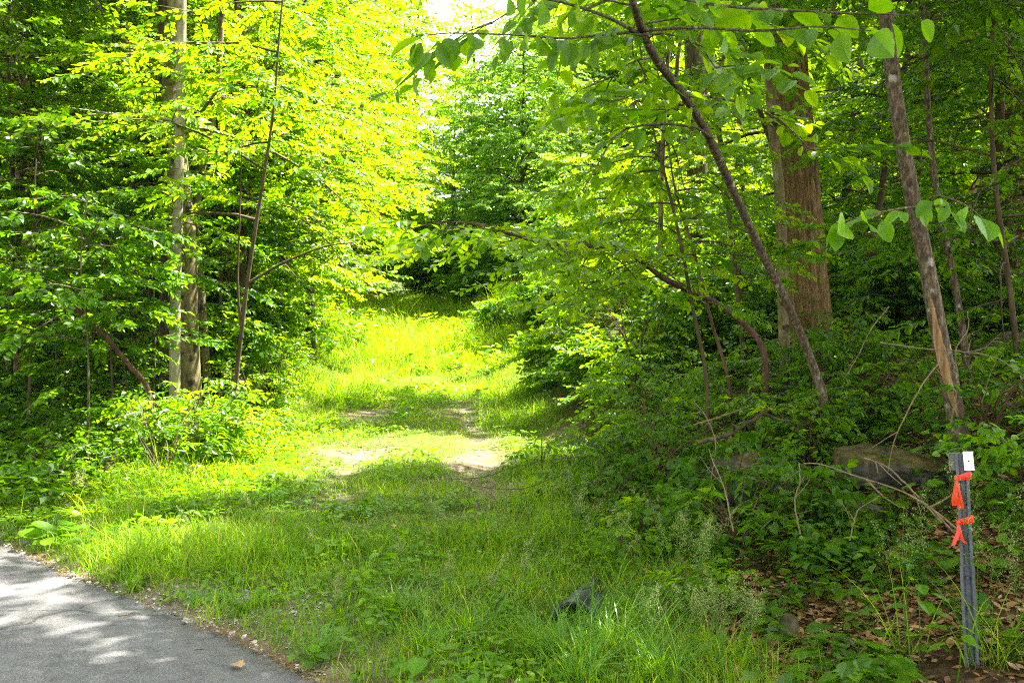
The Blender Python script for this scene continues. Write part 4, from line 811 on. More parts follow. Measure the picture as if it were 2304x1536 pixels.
def build_litter():
    rng = np.random.default_rng(12); out = MB()
    v = np.array([(0, 0, 0), (.22, .3, .10), (.28, .62, .02), (0, 1, .12), (-.26, .6, .10), (-.2, .28, .02), (0, .5, -.03)]); f = np.array([(6, 0, 1), (6, 1, 2), (6, 2, 3), (6, 3, 4), (6, 4, 5), (6, 5, 0)])
    v2 = v * (1, 1, -1.2) + (0, 0, .08)
    for (x0, x1, y0, y1, dens, fn) in [(.2, 6, 4, 9.5, 1300, right_floor), (1, 10, 9.5, 16, 300, right_floor), (-14, -2.5, 7, 16, 60, left_floor), (-8, 3, 4.2, 9, 26, lambda x, y: sstep(-.05, .25, road_u(x, y)) * (1 - .7 * grass_amount(x, y)))]:
        x, y = candidates(rng, x0, x1, y0, y1, dens); k = (rng.random(len(x)) < fn(x, y) * (.35 + .65 * sstep(.35, .6, fbm(x * 1.5, y * 1.5, 131)))) & in_view(x, y, 1); x, y = x[k], y[k]; n = len(x)
        a = rng.uniform(0, 6.28, n)
        for q, tv in ((rng.random(n) < .5, v), None) if False else ((np.arange(n) % 2 == 0, v), (np.arange(n) % 2 == 1, v2)):
            m = int(q.sum()); d = np.stack([np.cos(a[q]), np.sin(a[q]), rng.normal(0, .25, m)], 1); up = np.stack([rng.normal(0, .35, m), rng.normal(0, .35, m), np.ones(m)], 1)
            pos = np.stack([x[q], y[q], ground(x[q], y[q]) + .012], 1)
            out.add(*place(tv, f, np.full(7, .5), pos, frame(d, up), rng.uniform(.03, .085, m), rng.beta(1.5, 1.5, m)))
    V, F_, T = out.arrays()
    tag(mesh_obj('fallen_leaves', V, F_, M['litter'], None, T), 'brown fallen leaves lying over the shady bank', 'leaves', kind='stuff')
    out = MB()      # rusty needles and bud scales along the asphalt edge
    n = 9500; x = rng.uniform(-5.5, 1.2, n); y = np.interp(x, EDGE[:, 0], EDGE[:, 1]) + rng.normal(.05, .09, n) - (rng.random(n) < .16) * rng.uniform(0, 1.6, n)
    k = rng.random(n) < sstep(.38, .6, fbm(x * 2.2, y * 2.2, 141)) + .06; x, y = x[k], y[k]; n = len(x)
    z = np.where(road_u(x, y) < .03, .005 + 0 * x, ground(x, y) + .015) + rng.uniform(0, .006, n); a = rng.uniform(0, 6.28, n)
    tv = np.array([(-.04, 0, 0), (.04, 0, 0), (.03, 1, .02), (-.03, 1, .02)]); tf = np.array([(0, 1, 2), (0, 2, 3)])
    out.add(*place(tv, tf, np.full(4, .5), np.stack([x, y, z], 1), frame(np.stack([np.cos(a), np.sin(a), rng.normal(0, .08, n)], 1), np.tile((0, 0, 1.), (n, 1))), rng.uniform(.02, .05, n), rng.uniform(.2, .7, n)))
    V, F_, T = out.arrays(); tag(mesh_obj('leaf_debris', V, F_, M['litter'], None, T), 'rusty needles and scraps gathered along the asphalt edge', 'debris', kind='stuff')
    out = MB()      # loose stones
    n = 3000; x = rng.uniform(-5, 1, n); u0 = rng.gamma(1.3, .22, n) - .06; y = np.interp(x, EDGE[:, 0], EDGE[:, 1]) + u0
    k = rng.random(n) < sstep(.35, .6, fbm(x * 1.1, y * 1.1, 151)) + .08; x, y = x[k], y[k]
    n2 = 2600; s_ = rng.choice([-.8, .8], n2) + rng.normal(0, .22, n2); y2 = rng.uniform(8, 20, n2); x = np.concatenate([x, path_x(y2) + s_]); y = np.concatenate([y, y2])
    n3 = 2600; x3 = rng.normal(-1.75, .55, n3); y3 = rng.normal(6.1, .3, n3); q = road_u(x3, y3) > .05; x = np.concatenate([x, x3[q]]); y = np.concatenate([y, y3[q]])
    n = len(x); z = np.where(road_u(x, y) < .03, .008 + 0 * x, ground(x, y) + .004)
    pv = np.array([(.6, 0, 0), (.15, .55, .05), (-.55, .3, 0), (-.4, -.45, .02), (.25, -.5, 0), (.05, .02, .42)]); pf = np.array([(0, 1, 5), (1, 2, 5), (2, 3, 5), (3, 4, 5), (4, 0, 5)])
    a = rng.uniform(0, 6.28, n); sz = np.clip(rng.gamma(2.0, .0048, n), .004, .035)
    out.add(*place(pv, pf, np.full(6, .5), np.stack([x, y, z], 1), frame(np.stack([np.cos(a), np.sin(a), rng.normal(0, .2, n)], 1), np.stack([rng.normal(0, .3, n), rng.normal(0, .3, n), np.ones(n)], 1)), sz, rng.uniform(.1, .9, n)))
    V, F_, T = out.arrays()
    m, nt, o_ = mat_new('loose_stone'); at = N(nt, 'ShaderNodeAttribute', attribute_name='tint'); b = N(nt, 'ShaderNodeBsdfPrincipled'); b.inputs['Roughness'].default_value = .85
    nt.links.new(ramp(nt, [(.1, (.07, .065, .06)), (.5, (.20, .18, .16)), (.9, (.38, .35, .31))], at.outputs['Fac']), b.inputs['Base Color']); nt.links.new(b.outputs[0], o_.inputs[0])
    tag(mesh_obj('gravel', V, F_, m, None, T), 'loose stones along the asphalt edge and in the wheel ruts', 'gravel', kind='stuff')
build_litter()

# ------------------------------------------------------------------ boulders, dead wood
def boulder_mat(name, moss_lo, moss_hi):
    m, nt, out = mat_new(name)
    tc = N(nt, 'ShaderNodeTexCoord'); ge = N(nt, 'ShaderNodeNewGeometry')
    no = N(nt, 'ShaderNodeTexNoise'); no.inputs['Scale'].default_value = 7; no.inputs['Detail'].default_value = 9; no.inputs['Roughness'].default_value = .7
    n2 = N(nt, 'ShaderNodeTexNoise'); n2.inputs['Scale'].default_value = 2.6; n2.inputs['Detail'].default_value = 6
    nt.links.new(tc.outputs['Object'], no.inputs['Vector']); nt.links.new(tc.outputs['Object'], n2.inputs['Vector'])
    rock = ramp(nt, [(.3, (.022, .022, .017)), (.5, (.065, .065, .052)), (.7, (.17, .17, .14))], no.outputs['Fac'])
    moss = ramp(nt, [(.35, (.016, .013, .003)), (.5, (.05, .038, .009)), (.68, (.11, .08, .025))], no.outputs['Fac'])
    sp = N(nt, 'ShaderNodeSeparateXYZ'); nt.links.new(ge.outputs['Normal'], sp.inputs[0])
    ad = N(nt, 'ShaderNodeMath', operation='ADD'); nt.links.new(sp.outputs['Z'], ad.inputs[0]); nt.links.new(n2.outputs['Fac'], ad.inputs[1])
    mr = N(nt, 'ShaderNodeMapRange'); mr.inputs[1].default_value = moss_lo; mr.inputs[2].default_value = moss_hi; nt.links.new(ad.outputs[0], mr.inputs[0])
    mi = N(nt, 'ShaderNodeMix', data_type='RGBA'); nt.links.new(mr.outputs[0], mi.inputs[0]); nt.links.new(rock, mi.inputs[6]); nt.links.new(moss, mi.inputs[7])
    b = N(nt, 'ShaderNodeBsdfPrincipled'); b.inputs['Roughness'].default_value = .92; b.inputs['Specular IOR Level'].default_value = .2
    nt.links.new(mi.outputs[2], b.inputs['Base Color'])
    bp = N(nt, 'ShaderNodeBump'); bp.inputs['Strength'].default_value = .9; bp.inputs['Distance'].default_value = .04
    nt.links.new(no.outputs['Fac'], bp.inputs['Height']); nt.links.new(bp.outputs[0], b.inputs['Normal']); nt.links.new(b.outputs[0], out.inputs[0]); return m
M['rock_grey'] = boulder_mat('lichen_rock', .7, 1.3); M['rock_moss'] = boulder_mat('mossy_rock', .05, .75); M['rock_dark'] = boulder_mat('dark_rock', .9, 1.4)
def boulder(label, c, size, seed, mat, rot=0., facets=15, sharp=.0):
    import bmesh
    bm = bmesh.new(); bmesh.ops.create_icosphere(bm, subdivisions=6, radius=1)
    rng = np.random.default_rng(seed); V = np.array([v.co for v in bm.verts]); F_ = np.array([[v.index for v in f.verts] for f in bm.faces]); bm.free()
    for q in range(facets):                     # flatten along random planes: broken faces
        d = rng.normal(0, 1, 3); d /= np.linalg.norm(d); h = rng.uniform(.55, .86)
        t = V @ d; V = V - np.clip(t - h, 0, None)[:, None] * d * (1 - sharp * .3)
    r = 1 + .10 * (fbm(V[:, 0] * 2.3 + seed, V[:, 1] * 2.3 + V[:, 2] * 1.7, seed) - .5) + .09 * (fbm(V[:, 0] * 6 + V[:, 2] * 7, V[:, 1] * 6 - V[:, 2] * 4, seed + 9) - .5) + .07 * (fbm(V[:, 0] * 11 + V[:, 2] * 5, V[:, 1] * 8 + V[:, 2] * 6, seed + 3) - .5)
    V = V * r[:, None] * size; cr, sr = math.cos(rot), math.sin(rot); V = np.stack([V[:, 0] * cr - V[:, 1] * sr, V[:, 0] * sr + V[:, 1] * cr, V[:, 2]], 1)
    o = mesh_obj('boulder', V, F_, M[mat], None, None, True); o.location = [float(v) for v in c]
    return tag(o, label, 'boulder')
boulder('large grey lichen covered boulder half hidden by the leafy thicket', P(1735, 1090, 8.2), (.55, .5, .36), 3, 'rock_grey', .3)
boulder('long brown mossy boulder overhanging a dark hollow below the leaf litter', P(1990, 1066, 7.7), (.60, .5, .24), 5, 'rock_moss', -.1)
boulder('grey rock with pale lichen wedged behind the scaly leaning trunk', P(2225, 1000, 8.0), (.32, .3, .2), 8, 'rock_grey', .6)
boulder('dark mossy boulder high on the slope beyond the scaly leaning trunk', P(2275, 800, 11.2), (.62, .5, .35), 11, 'rock_dark', .2)
boulder('low dark rock under the front of the mossy boulder', P(1900, 1150, 7.2), (.42, .3, .14), 13, 'rock_dark', .1)
boulder('small mossy stone poking out of the brown leaves between seedlings', P(1775, 1410, 5.4), (.065, .075, .075), 17, 'rock_moss', .5)

def branch(name, label, pts, r0, r1, mat, twigs=0, seed=0, cat='branch', n=26, side=.25):
    r0, r1 = r0 * .7, r1 * .7
    rng = np.random.default_rng(seed); mb = MB(); q = smooth_pts(pts, n); base = q[0].copy(); q = q - base
    q[1:-1] += rng.normal(0, r0 * .25, (n - 2, 3)); tube(mb, q, np.linspace(r0, r1, n), 8)
    for i in range(twigs):
        k = int(rng.integers(3, n - 2)); d = q[min(k + 2, n - 1)] - q[k - 1]; d /= np.linalg.norm(d)
        e = d * rng.uniform(.3, 1) + rng.normal(0, .6, 3); e /= np.linalg.norm(e); L = side * rng.uniform(.4, 1.2)
        p = smooth_pts([q[k], q[k] + e * L * .5, q[k] + e * L + (0, 0, rng.normal(0, .04))], 7); tube(mb, p, np.linspace(r1 * 1.2, r1 * .5, 7), 5)
    o = mb.build(name, M[mat]); o.location = [float(v) for v in base]
    return tag(o, label, cat)
branch('dead_branch', 'long pale bare branch sloping down in front of the mossy boulder to the marker post', [P(1808, 1042, 6.5), P(1850, 1045, 6.45), P(1930, 1072, 6.3), P(2030, 1105, 6.1), P(2105, 1150, 5.9), P(2160, 1195, 5.75)], .005, .009, 'stick', 3, 1)
branch('dead_branch', 'thin forked dead branch crossing the pale bare one below the mossy boulder', [P(1945, 1030, 6.3), P(1995, 1050, 6.2), P(2050, 1100, 6.1), P(2095, 1150, 6.0), P(2120, 1175, 5.9)], .008, .006, 'stick', 4, 2)
branch('dead_branch', 'crooked upright dead stem among seedlings in front of the mossy boulder', [P(1800, 1200, 6.2), P(1788, 1130, 6.2), P(1800, 1085, 6.2), P(1798, 1042, 6.3)], .008, .004, 'stick', 3, 3)
branch('dead_branch', 'short upright forked twig in the leaf litter below the pale bare branch', [P(1912, 1215, 6.0), P(1925, 1160, 6.0), P(1938, 1140, 6.05), P(1975, 1120, 6.1)], .007, .003, 'stick', 2, 4)
branch('fallen_limb', 'dark fallen limb lying across the top of the grey lichen boulder', [P(1570, 995, 8.0), P(1640, 975, 8.0), P(1700, 940, 8.0), P(1740, 915, 8.1)], .028, .018, 'bark', 2, 5)
branch('dead_branch', 'pale thin pole lying above the dark fallen limb', [P(1560, 955, 8.4), P(1620, 938, 8.4), P(1690, 912, 8.5)], .012, .008, 'stick', 0, 6)
branch('bare_twig', 'long bowed bare twig reaching from the scaly leaning trunk down to the mossy boulder', [P(2140, 790, 7.2), P(2085, 850, 7.1), P(2040, 930, 7.0), P(2010, 1000, 7.0), P(1998, 1060, 7.0)], .009, .005, 'stick', 2, 7)
branch('bare_twig', 'bare twig arching across in front of the scaly leaning trunk towards the slope', [P(1980, 770, 7.3), P(2080, 785, 7.1), P(2160, 790, 7.0), P(2240, 805, 7.0), P(2310, 850, 7.0)], .009, .004, 'stick', 3, 8)
branch('bare_twig', 'pale thin upright twig beside the orange scar of the scaly leaning trunk', [P(2140, 950, 7.2), P(2155, 860, 7.15), P(2150, 790, 7.1), P(2178, 740, 7.1), P(2176, 700, 7.1)], .010, .004, 'stick', 2, 9)
branch('bare_twig', 'long thin bare branch slanting down from the foot of the massive furrowed trunk', [P(2000, 690, 9.5), P(1960, 740, 9.3), P(1930, 800, 9.1), P(1900, 850, 9)], .010, .005, 'stick', 3, 10)
branch('bare_twig', 'bare twig stretched over the grass track from the thicket', [P(1330, 1025, 8.8), P(1230, 1035, 8.9), P(1150, 1052, 9.0), P(1090, 1072, 9.1), P(1010, 1078, 9.2), P(940, 1076, 9.3)], .008, .003, 'bark', 3, 11)
branch('bare_twig', 'shorter forked bare twig just below the one stretched over the track', [P(1240, 1075, 8.2), P(1180, 1098, 8.3), P(1110, 1098, 8.4), P(1060, 1090, 8.5)], .007, .003, 'bark', 2, 12)
branch('dead_branch', 'dead grey stem sticking up out of the green thicket', [P(1600, 1075, 7.6), P(1610, 1000, 7.6), P(1590, 940, 7.7), P(1560, 900, 7.8)], .007, .003, 'stick', 3, 13)
branch('dead_branch', 'slim dry stem standing in the leaf litter beside seeding grass', [P(1650, 1195, 6.0), P(1630, 1100, 6.1), P(1605, 1040, 6.2), P(1595, 1010, 6.3)], .006, .003, 'stick', 2, 14)
rgt = np.random.default_rng(90)
for i, (px, py, d, a, L) in enumerate([(1640, 1290, 5.6, .9, .30), (1700, 1270, 5.8, 1.2, .25), (1560, 1330, 5.4, .2, .35), (1900, 1300, 5.3, 2.6, .3), (1850, 1445, 4.7, .1, .22), (2050, 1250, 5.6, .5, .4), (1760, 1220, 6.2, 2.9, .5), (2270, 1290, 5, .4, .3)]):
    x = (px - CX) / F_PX * d; z = gz(x, d) + .02; q = [np.array((x, d, z)), np.array((x + math.cos(a) * L * .5, d + math.sin(a) * L * .5, gz(x + math.cos(a) * L * .5, d + math.sin(a) * L * .5) + .035)), np.array((x + math.cos(a) * L, d + math.sin(a) * L, gz(x + math.cos(a) * L, d + math.sin(a) * L) + .03))]
    o = branch('fallen_stick', 'dry stick lying on the brown leaves of the shady bank', q, .006, .003, 'stick', 1, 30 + i, 'stick', 12, .1); o['group'] = 'dry sticks on the leaf litter'
def road_pt(px, py, z=.014): d = EYE / (py - CY) * F_PX; return np.array(((px - CX) / F_PX * d, d, z))
branch('road_stick', 'short reddish stick lying alone on the grey asphalt', [road_pt(266, 1391), road_pt(284, 1387), road_pt(303, 1381)], .007, .005, 'stick', 0, 50, 'stick', 10)
branch('road_stick', 'small twig on the asphalt close to the weedy road edge', [road_pt(133, 1290), road_pt(150, 1290), road_pt(164, 1292)], .006, .004, 'stick', 0, 51, 'stick', 10)
branch('road_stick', 'tiny dark twig on the asphalt between the reddish stick and the dry leaf', [road_pt(438, 1468), road_pt(448, 1466), road_pt(458, 1467)], .004, .003, 'bark', 0, 52, 'stick', 8)
def dry_leaf():
    v, f = leaf_shape('maple'); v = v.copy(); v[:, 2] += .45 * v[:, 0] ** 2 + .2 * np.sin(v[:, 1] * 5) * .3
    p = road_pt(545, 1502); o = mesh_obj('dry_leaf', v * .075, f, M['litter'], None, np.full(len(v), .75), False)
    o.location = (p[0], p[1], .012); o.rotation_euler = (.1, -.1, 1.2); tag(o, 'curled tan dead leaf lying on the asphalt near the verge', 'leaf')
dry_leaf()

# ------------------------------------------------------------------ marker post, reflectors, ribbons, pipe
M['steel'] = plain_mat('weathered_steel', (.105, .11, .125), .62, .35, (22, (.06, .063, .075)), .15)
M['steel_pale'] = plain_mat('dull_plate', (.14, .125, .12), .6, .3, (18, (.085, .09, .075)), .1)
M['white'] = plain_mat('reflector_white', (.82, .84, .86), .3); M['black'] = plain_mat('black_bolt', (.012, .012, .012), .4)
M['pipe'] = plain_mat('black_plastic', (.012, .013, .015), .38)
def ribbon_mat():
    m, nt, out = mat_new('orange_tape'); b = N(nt, 'ShaderNodeBsdfPrincipled'); b.inputs['Base Color'].default_value = (.78, .04, .008, 1); b.inputs['Roughness'].default_value = .4
    t = N(nt, 'ShaderNodeBsdfTranslucent'); t.inputs['Color'].default_value = (.85, .07, .012, 1); mx = N(nt, 'ShaderNodeMixShader'); mx.inputs[0].default_value = .35
    nt.links.new(b.outputs[0], mx.inputs[1]); nt.links.new(t.outputs[0], mx.inputs[2]); nt.links.new(mx.outputs[0], out.inputs[0]); return m
M['ribbon'] = ribbon_mat()
PB = P(2190, 1480, 5.0); PT = P(2163, 1015, 5.0); PB[2] = gz(PB[0], PB[1]) - .12
AX = PT - PB; PL = np.linalg.norm(AX); AX /= PL
YAW = R(-24)
X_ = np.array((math.cos(YAW), math.sin(YAW), 0)); X_ -= AX * (X_ @ AX); X_ /= np.linalg.norm(X_); Y_ = np.cross(AX, X_)       # Y_ points away from the road
if Y_[1] < 0: Y_ = -Y_
def pl(x, y, h): return X_ * x + Y_ * y + AX * h
def channel(mb, w, depth, fl, th, h0, h1, dy=0., n=14):
    """hat section: flange, web, back, web, flange, extruded along the post"""
    o = [(-w / 2 - fl, 0), (-w / 2, 0), (-w / 2 * .62, depth), (w / 2 * .62, depth), (w / 2, 0), (w / 2 + fl, 0)]
    i = [(w / 2 + fl, -th), (w / 2 + th * .4, -th), (w / 2 * .62 - th * .4, depth - th), (-w / 2 * .62 + th * .4, depth - th), (-w / 2 - th * .4, -th), (-w / 2 - fl, -th)]
    pr = o + i; m = len(pr); hs = np.linspace(h0, h1, n)
    V = np.array([pl(a, b + dy, h) for h in hs for a, b in pr]); k = np.arange(n - 1)[:, None] * m; j = np.arange(m)[None]
    q = np.stack([k + j, k + (j + 1) % m, k + m + (j + 1) % m, k + m + j], -1).reshape(-1, 4); mb.quads(V, q)
    top = (n - 1) * m
    mb.quads(V[top:], [(a, a + 1, m - 2 - a, m - 1 - a) for a in range(5)]); mb.quads(V[:m], [(a, a + 1, m - 2 - a, m - 1 - a) for a in range(5)])
def box(mb, cx, cy, ch, sx, sy, sh, tilt=0.):
    v = [pl(cx + a * sx / 2 + tilt * b * sh / 2, cy + c * sy / 2, ch + b * sh / 2) for b in (-1, 1) for a, c in ((-1, -1), (1, -1), (1, 1), (-1, 1))]
    mb.quads(v, [(0, 1, 2, 3), (4, 5, 6, 7), (0, 1, 5, 4), (1, 2, 6, 5), (2, 3, 7, 6), (3, 0, 4, 7)])
def build_post():
    e = thing('marker_post', 'dark steel channel marker post with a white reflector plate and orange tape', 'marker post', PB)
    mb = MB(); channel(mb, .031, .020, .0145, .0035, .35, PL - .012); mb.build('upper_channel', M['steel'], e, False)
    mb = MB(); channel(mb, .038, .024, .0155, .004, 0, .63, dy=-.008); mb.build('base_channel', M['steel'], e, False)
    mb = MB(); box(mb, .031, -.0065, PL - .047, .046, .003, .094, -.05); w = mb.build('white_reflector', M['white'], e, False); w['label'] = 'white rectangular reflector plate'
    mb = MB(); tube(mb, [pl(.031, -.008, PL - .047), pl(.031, -.0125, PL - .047)], [.0045, .0035], 10); mb.build('bolt', M['black'], w)
    mb = MB(); box(mb, -.034, .012, PL - .052, .05, .003, .088, .0); box(mb, -.034, .006, PL - .0095, .05, .012, .003); box(mb, -.0585, .007, PL - .052, .003, .012, .088); w = mb.build('back_plate', M['steel_pale'], e, False); w['label'] = 'dull grey plate with folded edges'
    for h in (.42, .57):
        mb = MB(); tube(mb, [pl(0, .012, h), pl(0, -.020, h)], [.006, .005], 8); mb.build('bolt', M['steel'], e)
build_post()
def strip(mb, pts, wid, wdir, n=14):
    q = smooth_pts(pts, n); w = np.interp(np.linspace(0, 1, n), np.linspace(0, 1, len(wid)), wid); wd = np.asarray(wdir, float)
    if wd.ndim == 1: wd = np.tile(wd, (n, 1))
    else: wd = np.array([np.interp(np.linspace(0, 1, n), np.linspace(0, 1, len(wd)), wd[:, k]) for k in range(3)]).T
    V = np.concatenate([q - wd * w[:, None] / 2, q + (np.array((0, -.006, 0)) * np.sin(np.linspace(0, 5, n))[:, None]), q + wd * w[:, None] / 2]); k = np.arange(n - 1)
    mb.quads(V, np.concatenate([np.stack([k, k + 1, n + k + 1, n + k], 1), np.stack([n + k, n + k + 1, 2 * n + k + 1, 2 * n + k], 1)]))
def ribbon(label, h, tails, bw):
    mb = MB(); base = PB + AX * h
    ring = [(-.040, -.006, -.010), (-.015, -.012, -.006), (.015, -.012, .002), (.040, -.006, .008), (.026, .022, .006), (0, .028, 0), (-.026, .022, -.006), (-.040, -.006, -.010)]
    q = [X_ * a + Y_ * b + AX * c for a, b, c in ring]; strip(mb, q, (bw * .55, bw * .8, bw, bw, bw, bw, bw * .7, bw * .55), AX, 36)
    knot = X_ * -.030 + Y_ * -.016 + AX * -.010; v, f = leaf_shape('round'); 
    tube(mb, [knot + AX * .012, knot + AX * .004 + X_ * .003, knot - AX * .012], [.006, .010, .007], 8)
    for (pts, wd) in tails: strip(mb, [knot + X_ * a + Y_ * b + AX * c for a, b, c in pts], wd, [X_ * .96 + Y_ * .2, X_ * .9 - Y_ * .35, X_])
    o = mb.build('flagging_ribbon', M['ribbon'], None, True); o.location = [float(v) for v in base]; tag(o, label, 'ribbon')
ribbon('orange tape tied under the white reflector, its tail hanging in one broad strip', PL - .125, [([(0, -.004, 0), (-.004, -.008, -.05), (-.012, -.012, -.10), (-.010, -.010, -.135)], (.010, .024, .030, .030)), ([(0, -.002, 0), (.008, -.005, -.06), (.014, -.010, -.11), (.016, -.009, -.150)], (.010, .020, .026, .028))], .036)
ribbon('orange tape tied halfway down the marker post with two short splayed tails', PL - .345, [([(0, -.004, 0), (-.003, -.012, -.045), (-.018, -.02, -.085), (-.030, -.026, -.112)], (.010, .022, .021, .018)), ([(0, -.002, 0), (.004, -.008, -.045), (.014, -.014, -.08), (.030, -.018, -.10)], (.010, .020, .018, .014))], .036)
def build_pipe():
    c = np.array((.36, 5.86, -.055)); ax = np.array((.25, .95, -.05)); ax /= np.linalg.norm(ax); L = 1.0; n = 90
    t = np.linspace(0, L, n); mb = MB(); tube(mb, c + ax * t[:, None], .125 + .010 * np.sign(np.sin(t * 90)), 40, cap=False)
    tube(mb, c + ax * (np.linspace(L, 0, 30)[:, None] + .0), .110 + .004 * np.sin(np.linspace(0, 70, 30)), 40, cap=False)
    V0, V1 = [], []
    for k in range(40): pass
    rim = MB()
    a = np.cross(ax, (0, 0, 1.)); a /= np.linalg.norm(a); b = np.cross(ax, a); th = np.linspace(0, 6.2832, 41)[:-1]
    ro = c + .125 * (np.cos(th)[:, None] * a + np.sin(th)[:, None] * b); ri = c + .110 * (np.cos(th)[:, None] * a + np.sin(th)[:, None] * b)
    k = np.arange(40); mb.quads(np.concatenate([ro, ri]), np.stack([k, (k + 1) % 40, 40 + (k + 1) % 40, 40 + k], 1))
    V, F_, T = mb.arrays(); o = mesh_obj('drain_pipe', V - c, F_, M['pipe'], None, None, True); o.location = [float(v) for v in c]
    tag(o, 'open end of a black ribbed plastic pipe buried in the long verge grass', 'drain pipe')
build_pipe()

# ------------------------------------------------------------------ single plants near the camera
def mesh_plant(name, label, cat, loc, parts, group=None):
    e = thing(name, label, cat, loc, group)
    for nm, mb, mat in parts: mb.build(nm, M[mat], e, False)
    return e
def panicle_plant(rng, n, h, leaf_n=24, head=.26):
    st, sd, bl = MB(), MB(), MB(); lv, lf = leaf_shape('tiny')
    for i in range(n):
        a = rng.uniform(0, 6.28); ln = rng.uniform(.08, .38); hh = h * rng.uniform(.65, 1.1)
        q = smooth_pts([rng.normal(0, .025, 3) * (1, 1, 0), np.array((math.cos(a) * ln * .35, math.sin(a) * ln * .35, .6)) * hh, np.array((math.cos(a) * ln, math.sin(a) * ln, 1.)) * hh], 10)
        tube(st, q, np.linspace(.0020, .0009, 10), 3, t=.45, cap=False)
        pp, dd = [], []
        for t in np.linspace(.60, 1, 9):
            u = t * 9; j = min(int(u), 8); b = q[j] * (1 - u + j) + q[j + 1] * (u - j); L = head * h * (1.12 - t) * rng.uniform(.5, 1.1)
            for w in range(3):
                fa = rng.uniform(0, 6.28); e = np.array((math.cos(fa), math.sin(fa), rng.uniform(.2, .9))); e /= np.linalg.norm(e)
                tube(st, [b, b + e * L], [.0007, .0005], 3, t=.6, cap=False)
                for g in (.35, .5, .65, .78, .9, 1.):
                    pp.append(b + e * L * g + rng.normal(0, .007, 3)); dd.append(e + rng.normal(0, .5, 3))
        pp = np.array(pp); dd = np.array(dd); m = len(pp)
        sd.add(*place(lv * (1, 1, 1), lf, np.full(4, .5), pp, frame(dd, np.tile((0, .3, 1.), (m, 1))), rng.uniform(.006, .012, m), rng.uniform(.2, .8, m)))
    arching(bl, rng, leaf_n, h * .55, .006)
    return st, sd, bl
def arching(mb, rng, n, h, w, spread=.9):
    for i in range(n):
        a = rng.uniform(0, 6.28); L = h * rng.uniform(.6, 1.3); k = 7; t = np.linspace(0, 1, k)
        lean = rng.uniform(.2, spread); r = L * (lean * t + .35 * t ** 2.5); z = L * (t * (1.05 - .3 * lean) - rng.uniform(.2, .75) * lean * t ** 2.6)
        p = np.stack([math.cos(a) * r, math.sin(a) * r, z], 1) + rng.normal(0, .055, 3) * (1, 1, 0) * min(1, h * 3); sd = np.array((-math.sin(a), math.cos(a), .2))
        ww = w * rng.uniform(.7, 1.3) * np.array([.7, 1, 1, .95, .75, .45, .02]); V = np.concatenate([p - sd * ww[:, None] / 2, p + sd * ww[:, None] / 2]); j = np.arange(k - 1)
        mb.quads(V, np.stack([j, j + 1, k + j + 1, k + j], 1), rng.uniform(.15, .85))
rp = np.random.default_rng(55)
def at_px(px, py):                       # the ground point seen at a pixel
    d = np.linspace(3.2, 40, 1500); x = (px - CX) / F_PX * d; z = EYE - (py - CY) / F_PX * d
    k = np.argmax(z < ground(x, d)); return np.array((x[k], d[k], gz(x[k], d[k])))
heads = [('tall seeding grass with airy pale heads standing against the marker post', 2205, 1500, 12, 1.0, .24), ('leaning seeding grass clump whose stems tilt towards the marker post', 2030, 1480, 9, .85, .26), ('seeding grass with fine golden heads just past the marker post', 2290, 1490, 7, .62, .26),
         ('airy seeding grass tuft at the boundary of the long grass and the brown leaves', 1520, 1330, 12, .50, .34), ('tall pale seed heads rising before the dark thicket', 1560, 1400, 10, .58, .34), ('dense low seeding grass with pale green heads near the drain pipe', 1620, 1520, 16, .52, .36),
         ('straw coloured grass heads bending over the middle of the verge', 1105, 1400, 7, .42, .22), ('wispy seeding grass on the verge below the green thicket', 1400, 1330, 8, .5, .3), ('seeding grass with white flecked heads in front of the thicket', 1290, 1230, 9, .6, .22), ('slender lone seeding grass at the shady bend bank', 190, 1170, 4, .6, .2)]
for lb, px, py, n, h, hd in heads:
    n = max(3, int(n * .6)); hd *= .85
    st, sd, bl = panicle_plant(rp, n, h, 22, hd); mesh_plant('seeding_grass_tuft', lb, 'grass tuft', at_px(px, py), [('stalks', st, 'sedge'), ('seed_heads', sd, 'seed'), ('blades', bl, 'grass')])
sed = [('long bladed sedge leaning across the drain pipe mouth', 1285, 1490, 60, .36), ('long grass clump growing at the back of the drain pipe', 1330, 1425, 50, .34), ('big blue green arching sedge clump in front of the drain pipe', 1300, 1545, 62, .36), ('arching sedge clump beside the drain pipe mouth', 1210, 1480, 70, .34), ('thin sedge clump bowing over the drain pipe', 1375, 1470, 60, .36), ('pale bladed sedge clump on the open verge', 1050, 1440, 50, .34), ('sedge clump on the verge next to bare soil patches', 960, 1470, 50, .3),
       ('broad bladed tuft of grass growing at the lower verge near the asphalt', 890, 1390, 60, .32), ('bright grass tuft overhanging the asphalt edge', 720, 1490, 60, .2), ('grass tuft rooted in loose stones at the asphalt edge', 545, 1385, 46, .17), ('small grass tuft between the loose stones and the asphalt', 440, 1370, 40, .16), ('tall blade tuft next to the seeding grass before the thicket', 1430, 1420, 60, .44), ('tuft of long grass at the end of the verge beneath the brown leaves', 1480, 1530, 80, .36), ('green grass tuft at the weedy bend of the road', 300, 1330, 40, .2)]
for lb, px, py, n, h in sed:
    n = int(n * 1.3)
    mb = MB(); arching(mb, rp, n, h, .0052); mb2 = MB(); arching(mb2, rp, n // 3, h * .6, .005, .5); mesh_plant('sedge_clump', lb, 'grass tuft', at_px(px, py), [('outer_blades', mb, 'sedge'), ('inner_blades', mb2, 'grass')])
